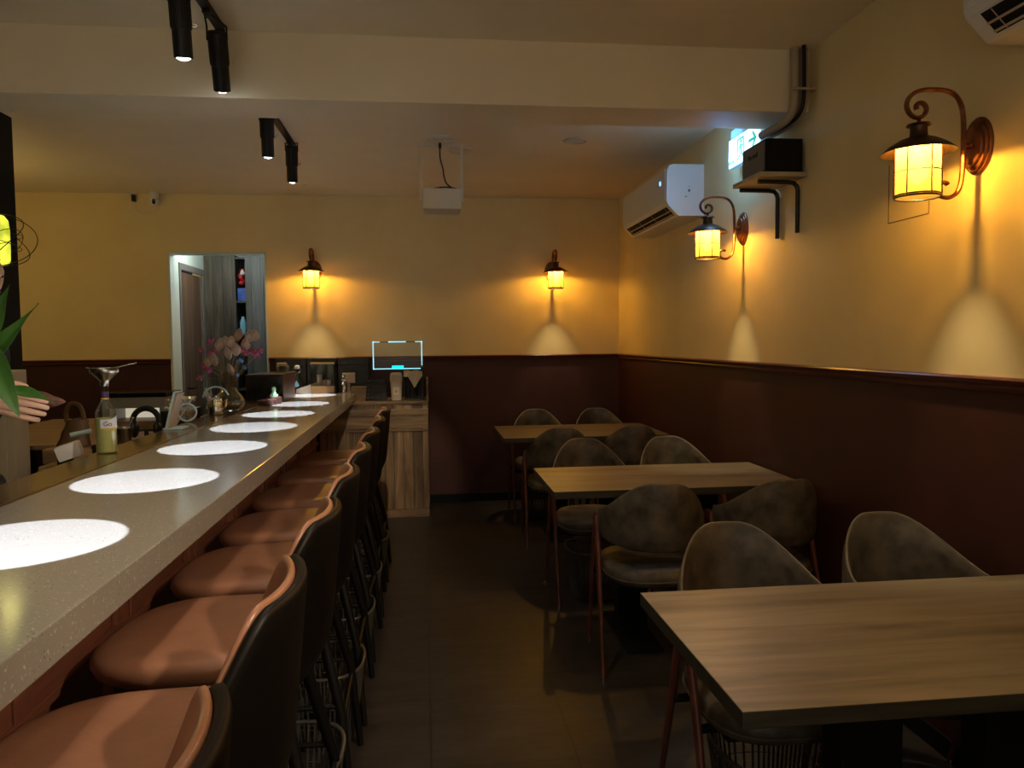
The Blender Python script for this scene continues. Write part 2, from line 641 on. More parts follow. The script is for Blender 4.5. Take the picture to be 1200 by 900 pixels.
def arc(c, r, a0, a1, n, plane='xz', off=0.0, r1=None):
    out = []
    for i in range(n + 1):
        t = i / n
        a = R(a0 + (a1 - a0) * t)
        rr = r + ((r1 - r) * t if r1 is not None else 0)
        p, q = c[0] + rr * math.cos(a), c[1] + rr * math.sin(a)
        out.append({'xz': (p, off, q), 'xy': (p, q, off), 'yz': (off, p, q)}[plane])
    return out


def text_mesh(name, body, size, mname, parent, loc, rot, extrude=0.0008, align='CENTER'):
    cu = bpy.data.curves.new(name, 'FONT')
    cu.body = body
    cu.size = size
    cu.extrude = extrude
    cu.align_x = align
    tmp = bpy.data.objects.new(name + '_source', cu)
    COL.objects.link(tmp)
    dg = bpy.context.evaluated_depsgraph_get()
    me = bpy.data.meshes.new_from_object(tmp.evaluated_get(dg))
    bpy.data.objects.remove(tmp)
    me.materials.clear()
    me.materials.append(M[mname])
    me.name = name
    o = bpy.data.objects.new(name, me)
    COL.objects.link(o)
    o.parent = parent
    o.location = loc
    o.rotation_euler = rot
    return o

# ================================================================== THE ROOM
XR, YB, YF, XL = 1.71, 6.633, -2.6, -3.7
ZR, ZCF, ZCB = 1.267, 2.665, 2.63
b = MB()
b.box(XL, XR + .1, YF, YB + .12, -0.1, 0)
b.box(-2.7, -1.1, YB + .12, 8.2, -0.1, 0)
struct(b.build('floor', 'floor', smooth=False))
b = MB()
b.box(XL, XR + .1, YF, 3.30, ZCF, ZCF + .1)
b.box(XL, XR + .1, 3.30, YB + .12, ZCB, ZCB + .14)
struct(b.build('ceiling', 'ceil', smooth=False))
b = MB()
b.box(XL, XR, 3.284, 3.564, 2.397, 2.69, bev=.006)
struct(b.build('trim_3', 'ceil', smooth=False), 'deep painted ceiling beam running across the room')
# right wall: plaster above the rail, maroon below
b = MB()
b.box(XR, XR + .12, YF, YB + .12, ZR, 2.8, mi=0)
b.box(XR, XR + .12, YF, YB + .12, 0, ZR, mi=1)
struct(b.build('wall_right', ['paint', 'maroon'], smooth=False))
b = MB()
DX0, DX1, DZ = -2.09, -1.305, 2.155
for (z0, z1, mi) in ((ZR, 2.8, 0), (0, ZR, 1)):
    b.box(XL, DX0, YB, YB + .12, z0, z1, mi=mi)
    b.box(DX1, XR + .12, YB, YB + .12, z0, z1, mi=mi)
b.box(DX0, DX1, YB, YB + .12, DZ, 2.8, mi=0)
struct(b.build('wall_back', ['paint', 'maroon'], smooth=False))
b = MB()
b.box(XL - .1, XL, YF, YB + .12, ZR, 2.8, mi=0)
b.box(XL - .1, XL, YF, YB + .12, 0, ZR, mi=1)
struct(b.build('wall_left', ['paint', 'maroon'], smooth=False))
b = MB()
b.box(XL, XR + .1, YF - .1, YF, 0, 0.45, mi=1)
b.box(XL, XR + .1, YF - .1, YF, 2.5, 2.8, mi=0)
b.box(XL, -2.6, YF - .1, YF, 0.45, 2.5, mi=0)
b.box(.9, XR + .1, YF - .1, YF, 0.45, 2.5, mi=0)
struct(b.build('wall_front', ['paint', 'maroon'], smooth=False))
b = MB()
b.box(-2.6, .9, YF - .06, YF - .05, .45, 2.5)  # unseen shopfront opening, put in to let dim world light through
struct(b.build('window_1', 'thin', smooth=False))
# moulded rails on top of the maroon
b = MB()
prof = [(0, -.034), (.012, -.034), (.016, -.022), (.010, -.014), (.020, -.008), (.024, .002), (.018, .008), (0, .010)]
b.prism([(XR - p, ZR + q) for p, q in prof], 'y', YF, YB)
struct(b.build('trim_1', 'rail', smooth=False), 'dark red moulded rail along the right wall')
b = MB()
for x0, x1 in ((XL, DX0 - .002), (DX1 + .002, XR)):
    b.prism([(YB - p, ZR + q) for p, q in prof], 'x', x0, x1)
struct(b.build('trim_2', 'rail', smooth=False), 'dark red moulded rail along the back wall')
b = MB()
b.box(XR - .012, XR, YF, YB, 0, .07, bev=.003)
struct(b.build('baseboard_right', 'blackmatte', smooth=False))
b = MB()
b.box(.03, XR - .012, YB - .012, YB, 0, .07, bev=.003)
struct(b.build('baseboard_back', 'blackmatte', smooth=False))
b = MB()
b.box(-2.6, -1.969, 3.62, 4.02, 0, 2.50, mi=0)
b.box(-2.6, -1.962, 3.61, 4.03, 2.50, ZCB, mi=1)
struct(b.build('trim_4', ['blackmatte', 'ceil'], smooth=False), 'black pillar behind the bar just beyond the beam')
# passage beyond the opening
b = MB()
b.box(-2.19, DX0, YB + .12, 6.93, 0, 2.45)
b.box(-2.19, DX0, 6.93, 7.64, 2.08, 2.45)
b.box(-2.19, DX0, 7.64, 8.2, 0, 2.45)
b.box(-1.2, -1.1, YB + .12, 8.2, 0, 2.45)
b.box(-2.19, -1.1, 8.1, 8.2, 0, 2.45)
b.box(-2.19, -1.1, YB + .12, 8.2, 2.35, 2.45)
struct(b.build('wall_passage', 'white', smooth=False))
b = MB()
b.box(DX0 - .004, DX0 + .014, YB - .004, YB + .12, 0, DZ)
b.box(DX1 - .014, DX1 + .004, YB - .004, YB + .12, 0, DZ)
b.box(DX0, DX1, YB - .004, YB + .12, DZ - .014, DZ + .004)
struct(b.build('trim_5', 'white', smooth=False), 'pale painted lining of the opening in the back wall')
b = MB()
b.box(-2.6, -2.5, 6.8, 7.8, 0, 2.3)
struct(b.build('wall_store', 'paint', smooth=False))
b = MB()
b.box(-2.15, -2.11, 7.05, 7.60, .01, 2.03, bev=.003, mi=0)
b.box(-2.10, -2.082, 6.90, 6.95, 0, 2.10, mi=1)
b.box(-2.10, -2.082, 7.60, 7.65, 0, 2.10, mi=1)
b.box(-2.10, -2.082, 6.95, 7.60, 2.045, 2.10, mi=1)
d1 = struct(b.build('door_1', ['doorwood', mat('grey_door_frame', (.17, .15, .13), .5)], smooth=False), 'brown plank door standing ajar in a grey frame')
b = MB()
b.tube([(-2.11, 7.10, 1.0), (-2.06, 7.10, 1.0), (-2.055, 7.12, 1.0), (-2.055, 7.2, 1.0)], .008)
b.build('door_handle', 'black', d1)
lamp('POINT', 'passage_lamp_light', (-1.75, 6.98, 2.22), 5.0, (0.82, 0.95, 1.0), 0.06)
lamp('POINT', 'passage_blue_light', (-1.32, 7.3, 1.6), 0.8, (0.35, 0.6, 1.0), 0.05)  # added blue light tinting the right cupboard panel, no screen there
lamp('POINT', 'store_room_lamp_light', (-2.33, 7.0, 1.9), 2.0, (1.0, 0.75, 0.4), 0.04)

# panel cut in the right wall
b = MB()
for (y0, y1, z0, z1) in ((2.449, 2.68, 1.817, 1.819), (2.677, 2.680, 1.819, 2.03), (2.449, 2.451, 1.819, 1.86)):
    b.box(XR - .002, XR + .004, y0, y1, z0, z1, mi=0)
b.box(XR - .0012, XR + .004, 2.452, 2.676, 1.8195, 2.03, mi=1)
o = recentre(b.build('access_panel', ['cut', 'paint'], smooth=False))
tag(o, 'thin outline of an access panel in the wall behind the nearest right wall lantern', 'access panel')

# ================================================================== TABLES
def make_table(y0, y1, x0, x1, label, x0b=None):
    cx, cy = (x0 + x1) / 2, (y0 + y1) / 2
    w, d = (x1 - x0) / 2, (y1 - y0) / 2
    t = thing('dining_table', label, 'table', (cx, cy, 0), 0, 'oak topped tables along the right wall')
    b = MB()
    b.box(-w, w, -d, d, .717, .75, bev=.0025, mi=0)
    for f in b.bm.faces:
        f.material_index = 0 if f.normal.z > .5 else 1
    b.build('tabletop', ['tabletop', 'tableedge'], t, smooth=False)
    for px in (-.15, .19):
        b = MB()
        b.box(px - .072, px + .072, -.04, .04, .012, .705, bev=.004)
        b.box(px - .09, px + .09, -.20, .20, .703, .717, bev=.002)
        p = b.build('leg', 'blackmatte', t, smooth=False)
        b = MB()
        b.box(px - .085, px + .085, -.26, .26, 0, .014, bev=.004)
        b.build('foot_plate', 'blackmatte', p, smooth=False)
    return t


make_table(1.245, 1.885, .54, 1.675, 'nearest oak topped table, cut off by the right edge of the view')
make_table(3.205, 3.835, .54, 1.685, 'oak topped table in the middle of the row of three')
make_table(5.04, 5.79, .515, 1.655, 'farthest oak topped table, nearest the back wall')

# ================================================================== DINING CHAIRS
def seat_rings(hx, hy, cx, cy, layers, n=40, ex=2.8, front=None):
    rings = []
    for z, sc in layers:
        ring = []
        for k in range(n):
            a = 2 * PI * k / n
            c, s_ = math.cos(a), math.sin(a)
            x = hx * sc * math.copysign(abs(c) ** (2 / ex), c)
            y = hy * sc * math.copysign(abs(s_) ** (2 / ex), s_)
            dz = 0
            if front:
                x, y, dz = front(x, y, sc)
            ring.append((cx + x, cy + y, z + dz))
        rings.append(ring)
    return rings


def bell(t, a=.18, b_=.92):
    t = abs(t)
    if t < a:
        return 1.0
    if t > b_:
        return 0.0
    u = (t - a) / (b_ - a)
    return 1 - u * u * (3 - 2 * u)


def make_chair():
    t = thing('dining_chair', 'x', 'chair')
    b = MB()
    lay = [(.382, .86), (.385, .93), (.398, .985), (.42, 1.0), (.438, .985), (.449, .94), (.455, .84), (.458, .6), (.456, .3), (.455, .02)]

    def fr(x, y, sc):
        f = 1 + .05 * (y / .235)
        return x * f, y, -.006 * abs(x / .24) ** 2 * sc
    b.loft(seat_rings(.203, .235, 0, 0.0, lay, 44, 3.0, fr))
    st = b.build('seat', 'suede', t, angle=60)
    b = MB()
    pts = []
    for k in range(44):
        a = 2 * PI * k / 44
        c, s_ = math.cos(a), math.sin(a)
        x = .2035 * math.copysign(abs(c) ** (2 / 3.0), c)
        y = .2355 * math.copysign(abs(s_) ** (2 / 3.0), s_)
        pts.append((x * (1 + .05 * y / .235), y, .409))
    b.tube(pts, .0035, 6, closed=True)
    b.build('seam', 'suede_edge', st)

    def back(a, s_):
        tt = a / 90.0
        zb = .553 + .022 * abs(tt) ** 2
        zt = .665 + .152 * bell(tt, .12, .96)
        z = zb + (zt - zb) * s_
        lean = -.05 * (z - .60)
        x = .217 * math.sin(R(a))
        y = -.285 * math.cos(R(a)) + .005
        return Vector((x, y + lean * math.cos(R(a)) * 1.2, z))
    b = MB()
    A0 = 84
    na = 40
    rings = []
    for i in range(na + 1):
        a = -A0 + 2 * A0 * i / na
        nrm = Vector((math.sin(R(a)) * .285, -math.cos(R(a)) * .217, 0)).normalized()
        e = 1.0 - max(0, (abs(a) - 78) / 6.0) * .35
        th = .013 * e
        ring = []
        c = 9
        p0, p1 = back(a, 0), back(a, 1)
        for k in range(c + 1):
            p = p0.lerp(p1, k / c)
            ring.append(p - nrm * th * (1 - .55 * (abs(k / c - .5) * 2) ** 6))
        for k in range(1, 4):
            an = PI * k / 4
            ring.append(p1 - nrm * th * .45 * math.cos(an) + Vector((0, 0, .008 * math.sin(an))))
        for k in range(c, -1, -1):
            p = p0.lerp(p1, k / c)
            ring.append(p + nrm * th * (1 - .55 * (abs(k / c - .5) * 2) ** 6))
        for k in range(1, 4):
            an = PI * k / 4
            ring.append(p0 + nrm * th * .45 * math.cos(an) - Vector((0, 0, .007 * math.sin(an))))
        rings.append(ring)
    b.loft(rings)
    bk = b.build('backrest', 'suede', t, angle=70)
    b = MB()
    top = [back(-A0 + 2 * A0 * i / na, 1.0) + Vector((0, 0, .007)) for i in range(na + 1)]
    b.tube(top, .0042, 8)
    b.build('piping', 'suede_edge', bk)
    for sx in (-1, 1):
        xw = .227 * sx
        for sy, fy in ((1, .225), (-1, -.225)):
            b = MB()
            b.tube([(xw, .012 * sy - .01, .635), (xw * 1.004, .35 * fy + .008 * sy, .43), (xw * 1.015, fy, .012)], [.0165, .015, .0095], 12, flat=.8)
            lg = b.build('leg', 'legwood', t)
            b = MB()
            b.lathe([(.010, 0), (.0105, .004), (.0095, .014)], (xw * 1.015, fy, 0), 12)
            b.build('foot_cap', 'steel', lg)
        b = MB()
        b.box(xw - .012, xw + .012, -.040, .020, .585, .652, bev=.007)
        b.build('arm_block', 'legwood', t)
    b = MB()
    for yy in (.088, -.088):
        b.tube([(-.227, yy, .372), (.227, yy, .372)], .012, 10)
    b.box(-.17, .17, -.16, .16, .368, .386, bev=.004)
    b.build('seat_frame', 'blackmatte', t)
    return t


proto_chair = make_chair()
CH = [  # x, y, rotation about z, label
    (.922, 1.985, 180, 'taupe suede chair on the far side of the nearest table, left of its pair'),
    (1.465, 2.04, 180, 'taupe suede chair on the far side of the nearest table, next to the red wall'),
    (.955, 3.205, -5, 'taupe suede chair, back to us, left of the pair at the middle table'),
    (1.455, 3.22, 3, 'taupe suede chair, back to us, beside the red wall at the middle table'),
    (.905, 4.08, 180, 'taupe suede chair facing us behind the middle table, left of its pair'),
    (1.41, 4.09, 180, 'taupe suede chair facing us behind the middle table, right of its pair'),
    (.900, 5.19, -3, 'taupe suede chair with its back to us at the farthest table, left of its pair'),
    (1.385, 5.21, 0, 'taupe suede chair with its back to us at the farthest table, right of its pair'),
    (.905, 6.02, 180, 'taupe suede chair against the back wall behind the farthest table, left of its pair'),
    (1.42, 6.02, 180, 'taupe suede chair behind the farthest table, in the corner of the room'),
]
for i, (x, y, a, lab) in enumerate(CH):
    o = proto_chair if i == 0 else copy_tree(proto_chair)
    o.location = (x, y, 0)
    o.rotation_euler = (0, 0, R(a))
    tag(o, lab, 'chair', 'suede chairs around the tables')

# ================================================================== BASKETS
def make_basket():
    t = thing('storage_basket', 'x', 'basket')
    b = MB()
    n = 56
    H = .265

    def ringpt(a, z, off=0.0):
        f = z / H
        hx, hy = .115 + .035 * f + off, .135 + .035 * f + off
        c, s_ = math.cos(a), math.sin(a)
        return Vector((hx * math.copysign(abs(c) ** .72, c), hy * math.copysign(abs(s_) ** .72, s_), z))
    for k in range(n):
        a = 2 * PI * k / n
        b.tube([ringpt(a, .006), ringpt(a, H * .5), ringpt(a, H)], .0038, 5)
    for z in (.05, .10, .15, .20, .24):
        b.tube([ringpt(2 * PI * k / 32, z) for k in range(32)], .0016, 4, closed=True)
    b.build('mesh_side', 'basket', t)
    b = MB()
    b.tube([ringpt(2 * PI * k / 40, H) for k in range(40)], .006, 8, closed=True)
    b.build('rim', mat('basket_rim', (.10, .095, .085), .35, .3), t)
    b = MB()
    b.loft([[ringpt(2 * PI * k / 40, 0, -.002) for k in range(40)], [ringpt(2 * PI * k / 40, .010, 0) for k in range(40)]])
    b.build('base', 'black', t)
    return t


proto_basket = make_basket()
BK = [(-.395, 2.12, 'dark ribbed basket under the bar stools, nearest to us'),
      (-.385, 2.74, 'second nearest dark ribbed basket under the bar stools'),
      (-.385, 3.30, 'dark ribbed basket standing in the middle of the row under the bar stools'),
      (-.385, 3.86, 'second farthest dark ribbed basket under the bar stools'),
      (-.38, 4.50, 'dark ribbed basket under the bar stools, farthest from us'),
      (.94, 2.00, 'dark ribbed basket under the left chair behind the nearest table'),
      (.905, 4.08, 'dark ribbed basket under the left chair behind the middle table'),
      (.88, 5.98, 'dark ribbed basket under the left chair behind the farthest table')]
for i, (x, y, lab) in enumerate(BK):
    o = proto_basket if i == 0 else copy_tree(proto_basket)
    o.location = (x, y, 0)
    tag(o, lab, 'basket', 'dark baskets for bags under the seats')

# ================================================================== BAR STOOLS
def make_stool():
    t = thing('bar_stool', 'x', 'bar stool')
    lay = [(.655, .80), (.657, .90), (.668, .965), (.690, 1.0), (.707, .985), (.717, .94), (.7225, .85), (.724, .65), (.722, .35), (.721, .02)]

    def fr(x, y, sc):
        # rounded front (towards -x), sides turned down at the front
        w = 1 - .10 * max(0, -x / .25) ** 2 - .14 * max(0, x / .25) ** 2
        dz = .030 * max(0, x / .25) ** 2 * (1 if sc > .5 else .6) - .012 * max(0, -x / .27) ** 3 + .006 * (abs(y) / .24) ** 2 * sc
        return x, y * w, dz
    b = MB()
    b.loft(seat_rings(.250, .235, -.045, 0, lay, 48, 2.9, fr))
    s = b.build('seat', 'leather', t, angle=60)
    b = MB()
    for yy, o_ in ((1, .0), (1, .012)):
        pts = []
        for k in range(19):
            u = -1 + 2 * k / 18
            pts.append((.13 + o_ + .03 * (1 - u * u), .20 * u, .7265 + .006 * u * u + .004))
        b.tube(pts, .0012, 4)
    b.build('stitching', 'shell', s)

    def surf(a, z):
        w = .93 + .07 * min(1, (z - .60) / .15)
        bow = .125
        x = .215 - bow * (1 - math.cos(R(a))) * 1.05 + .10 * (z - .72) - (.045 * max(0, (.70 - z) / .10) ** 1.5)
        y = .234 * w * math.sin(R(a))
        return Vector((x, y, z))

    def ztop(a):
        t_ = abs(a) / 84.0
        return .800 + .190 * bell(t_, .42, 1.05)
    A0, na = 84, 36
    for nm, mt_, off0, off1, zb, dz in (('backrest', 'leather', -.012, .003, .70, 0.0), ('back_shell', 'shell', .003, .024, .605, -.002)):
        b = MB()
        rings = []
        for i in range(na + 1):
            a = -A0 + 2 * A0 * i / na
            nrm = Vector((math.cos(R(a)), math.sin(R(a)) * .8, 0)).normalized()
            if nm == 'back_shell':
                zb_ = zb + .045 * (abs(a) / A0) ** 2
            else:
                zb_ = zb
            zt = ztop(a) + dz
            ring = []
            c = 10
            for k in range(c + 1):
                z = zb_ + (zt - zb_) * k / c
                p = surf(a, z)
                puff = .006 * math.sin(PI * k / c) if nm == 'backrest' else 0
                ring.append(p + nrm * (off0 - puff))
            mid = (off0 + off1) / 2
            hw = (off1 - off0) / 2
            for k in range(1, 5):
                an = PI * k / 5
                ring.append(surf(a, zt) + nrm * (mid - hw * math.cos(an)) + Vector((0, 0, .012 * math.sin(an))))
            for k in range(c, -1, -1):
                z = zb_ + (zt - zb_) * k / c
                ring.append(surf(a, z) + nrm * off1)
            rings.append(ring)
        b.loft(rings)
        b.build(nm, mt_, t, angle=65)
    b = MB()
    lay = [(.615, .25), (.617, .55), (.630, .80), (.660, .93)]
    b.loft(seat_rings(.235, .215, -.035, 0, lay, 40, 2.9))
    b.build('seat_base', 'shell', t, angle=60)
    for sx in (-1, 1):
        for sy in (-1, 1):
            b = MB()
            b.tube([(.12 * sx + .01, .12 * sy, .63), ((.185 if sx < 0 else .19) * sx + .02, .175 * sy, .29), ((.22 if sx < 0 else .215) * sx + .02, .20 * sy, .002)],
                   [.017, .0145, .0115], 10)
            b.build('leg', 'black', t)
    b = MB()
    fz = .27
    for p, q in (((-.168, -.178, fz), (-.168, .178, fz)), ((.212, -.178, fz + .0), (.212, .178, fz)),
                 ((-.17, .178, fz + .05), (.205, .17, fz + .05)), ((-.17, -.178, fz + .05), (.205, -.17, fz + .05))):
        b.tube([p, q], .008, 8)
    b.build('footrest', 'black', t)
    return t


proto_stool = make_stool()
ST = [(.77, 'brown leather bar stool at the near end, only its back in view'),
      (1.32, 'brown leather bar stool second from us, seat in the bottom left corner'),
      (1.88, 'brown leather bar stool third from us'),
      (2.43, 'brown leather bar stool fourth from us'),
      (2.97, 'brown leather bar stool fourth from the back wall counter, its basket below'),
      (3.53, 'brown leather bar stool third from the far end of the row'),
      (4.07, 'brown leather bar stool second from the far end of the row'),
      (4.65, 'brown leather bar stool at the far end of the row')]
for i, (y, lab) in enumerate(ST):
    o = proto_stool if i == 0 else copy_tree(proto_stool)
    o.location = (-.475, y, 0)
    o.rotation_euler = (0, 0, R((0, 1.5, -1, 1, 0, -1.5, 1, 0)[i]))
    tag(o, lab, 'bar stool', 'brown leather stools along the bar')

# ================================================================== BAR COUNTER
t = thing('bar_counter', 'long speckled grey quartz bar counter on a mahogany panelled base', 'bar counter', (-.85, 2.7, 0))
b = MB()
b.box(-.257, .284, -3.7, 3.82, .915, .98, bev=.003)
b.build('countertop', 'quartz', t, smooth=False)
b = MB()
b.box(-.27, -.258, -3.7, 3.40, .955, .9815)
b.build('edge_trim', 'gold', t, smooth=False)
b = MB()
b.box(-.435, -.27, -3.7, 3.40, .90, .979, bev=.002)
b.build('rear_ledge', 'ledge', t, smooth=False)
b = MB()
b.box(-.43, -.02, -3.6, 3.39, .0, .900, mi=0)
b.build('body', 'mahogany', t, smooth=False)
b = MB()
ys = [-3.6 + .62 * k for k in range(12)]
b.box(-.02, .002, -3.6, 3.39, .80, .914, bev=.003)
b.box(-.02, .002, -3.6, 3.39, .0, .13, bev=.003)
for y in ys:
    b.box(-.02, .002, y, y + .13, .13, .80, bev=.004)
    b.box(.002, .010, y + .045, y + .085, .03, .90, bev=.003)
for y in ys[:-1]:
    y0, y1 = y + .13, y + .62
    for (a0, a1, z0, z1) in ((y0, y1, .78, .80), (y0, y1, .13, .15), (y0, y0 + .02, .15, .78), (y1 - .02, y1, .15, .78)):
        b.box(-.02, -.008, a0, a1, z0, z1, bev=.003)
b.box(-.02, .012, -3.6, 3.39, .60, .625, bev=.004)
b.build('front_moulding', 'mahogany', t, smooth=False)

# prep counter behind the bar
t = thing('prep_counter', 'low wooden work counter behind the bar', 'counter', (-1.46, 4.85, 0))
b = MB()
b.box(-.17, .17, -1.45, 1.25, .83, .87, bev=.003)
b.build('worktop', 'board', t, smooth=False)
b = MB()
b.box(-.15, .17, -1.43, 1.24, 0, .83)
b.build('body', 'black', t, smooth=False)
t = thing('back_cabinet', 'brown plank fronted cabinet against the back wall at the end of the bar', 'cabinet', (-.405, 6.1, 0))
b = MB()
b.box(-.425, .425, .01, .50, .066, .905)
b.build('body', 'plank', t, smooth=False)
b = MB()
b.box(-.425, .425, -.004, .010, .0, .064, bev=.002)
b.build('plinth', 'plank_h', t, smooth=False)
for x0, x1 in ((-.425, .015), (.020, .423)):
    b = MB()
    b.box(x0, x1, -.006, .010, .712, .808, bev=.003)
    b.build('drawer', 'plank_h', t, smooth=False)
b = MB()
b.box(-.425, .423, -.006, .010, .814, .868, bev=.003)
b.box(-.425, .423, -.010, .010, .690, .706, bev=.002)
b.build('front_rail', 'plank_h', t, smooth=False)
b = MB()
b.box(-.425, .425, -.02, .51, .905, .913, bev=.001)
b.box(-.150, .425, -.02, .51, .913, .928, bev=.002)
b.build('top', 'plank_h', t, smooth=False)
b = MB()
b.box(.412, .430, -.006, .51, .928, 1.10, bev=.002)
b.build('side_panel', 'plank_h', t, smooth=False)
t = thing('back_shelf', 'black shelf against the back wall behind the far end of the bar', 'shelf', (-.93, 6.575, 0))
b = MB()
b.box(-.36, .34, -.05, .05, .93, .955, bev=.002)
b.build('board', 'black', t, smooth=False)
b = MB()
b.box(-.34, .32, -.04, .05, 0, .93)
b.build('support', 'black', t, smooth=False)

# ================================================================== LANTERNS
def make_lantern(bright):
    """origin: centre of the wall plate on the wall, local +x points into the room"""
    t = thing('wall_lantern', 'x', 'wall lamp')
    b = MB()
    for r, x0, x1 in ((.088, 0, .010), (.076, .010, .018), (.060, .018, .026)):
        b.lathe([(r, x0), (r, x0 + (x1 - x0) * .5), (r * .95, x1)], (0, 0, 0), 36, ey=.72, ex=1.0, rot=(0, PI / 2, 0))
    b.sphere((.030, 0, .002), (.008, .012, .012), 12)
    b.build('wall_plate', 'copper', t, angle=50)
    b = MB()
    p = []
    p += arc((.115, -.128), .022, 160, -90, 12, r1=.034)         # lower scroll
    p = [(x, 0, z) for x, _, z in p]
    # from under the scroll up the post
    p += [(.085, 0, -.158), (.066, 0, -.140), (.056, 0, -.11), (.052, 0, -.05), (.052, 0, .04), (.054, 0, .09), (.062, 0, .125), (.080, 0, .152), (.105, 0, .165)]
    p += [(.14, 0, .168), (.185, 0, .167), (.215, 0, .158), (.236, 0, .140), (.243, 0, .118), (.236, 0, .098), (.22, 0, .084), (.20, 0, .080)]
    p += [(.182, 0, .090), (.175, 0, .108), (.184, 0, .124), (.200, 0, .128), (.212, 0, .118), (.209, 0, .106)]
    # first part of the list runs scroll end -> bottom, make it monotone
    sc = [(x, 0, z) for x, _, z in arc((.112, -.130), .028, -95, 130, 12, r1=.016)]
    p = list(reversed(sc)) + [(.100, 0, -.159), (.085, 0, -.155)] + p[len(arc((0, 0), 1, 0, 1, 12)) + 1:]
    # smooth the path
    vp = [Vector(q) for q in p]
    for _ in range(2):
        nv = [vp[0]]
        for a, c in zip(vp, vp[1:]):
            nv += [a * .75 + c * .25, a * .25 + c * .75]
        nv.append(vp[-1])
        vp = nv
    b.tube(vp, .0065, 10, flat=1.55)
    b.tube([(.018, 0, 0), (.052, 0, 0)], .009, 10)
    b.build('bracket', 'copper', t)
    ax = .20
    b = MB()
    b.lathe([(.004, .088), (.006, .07), (.012, .068), (.034, .062), (.036, .058), (.026, .056), (.024, .050), (.026, .024), (.030, .020), (.030, .018)], (ax, 0, 0), 28)
    b.lathe([(.028, .024), (.055, .014), (.085, -.004), (.104, -.020), (.106, -.024), (.102, -.023), (.080, -.010), (.050, .004), (.02, .008)], (ax, 0, 0), 36)
    b.build('cap', 'darkcopper', t, angle=50)
    b = MB()
    n = 32
    for r, flip in ((.0620, False),):
        a1 = b.ring([(ax + r * math.cos(2 * PI * k / n), r * math.sin(2 * PI * k / n), .002) for k in range(n)])
        a2 = b.ring([(ax + r * math.cos(2 * PI * k / n), r * math.sin(2 * PI * k / n), -.158) for k in range(n)])
        b.bridge(a1, a2)
    b.build('glass_shade', 'amber', t)
    b = MB()
    r = .0645
    for k in range(6):
        a = PI / 6 + 2 * PI * k / 6
        b.tube([(ax + r * math.cos(a), r * math.sin(a), -.012), (ax + r * math.cos(a) * 1.03, r * math.sin(a) * 1.03, -.156)], .0018, 6)
    b.tube([(ax + r * math.cos(2 * PI * k / 32) * 1.01, r * math.sin(2 * PI * k / 32) * 1.01, -.082) for k in range(32)], .0016, 6, closed=True)
    for z, rr in ((-.152, .0026), (-.158, .0030)):
        b.tube([(ax + .0645 * math.cos(2 * PI * k / 32), .0645 * math.sin(2 * PI * k / 32), z) for k in range(32)], rr, 8, closed=True)
    b.build('wire_cage', 'darkcopper', t)
    b = MB()
    b.lathe([(.006, .05), (.012, .048), (.012, .012)], (ax, 0, 0), 16)
    b.lathe([(.012, .011), (.016, -.025), (.026, -.065), (.028, -.090), (.018, -.112), (.002, -.120)], (ax, 0, 0), 20, mi=1)
    b.build('bulb', ['black', 'bulb'], t)
    return t


proto_lantern = make_lantern(1)
LN = [(XR, 2.22, 1.985, 180, 'copper scroll lantern on the right wall, nearest to us'),
      (XR, 3.975, 1.985, 180, 'copper scroll lantern on the right wall below the small shelf'),
      (1.112, YB, 1.995, -90, 'copper lantern on the back wall, right of the hanging projector'),
      (-.912, YB, 2.000, -90, 'copper lantern on the back wall beside the opening'),
      ]
for i, (x, y, z, a, lab) in enumerate(LN):
    o = proto_lantern if i == 0 else copy_tree(proto_lantern)
    o.location = (x, y, z)
    o.rotation_euler = (0, 0, R(a))
    tag(o, lab, 'wall lamp', 'copper wall lanterns')
    m4 = Matrix.Translation((x, y, z)) @ Matrix.Rotation(R(a), 4, 'Z')
    p = m4 @ Vector((.20, 0, -.004))
    lamp('POINT', 'lantern_light', p, BULB_W, (1.0, 0.74, 0.38), 0.016)
# the next lantern of the row hangs behind the viewpoint
o = copy_tree(proto_lantern)
o.location = (XR, .45, 1.985)
tag(o, 'copper scroll lantern on the right wall behind the viewpoint', 'wall lamp', 'copper wall lanterns')
lamp('POINT', 'lantern_light', (XR - .2, .45, 1.98), BULB_W, (1.0, 0.74, 0.38), 0.016)

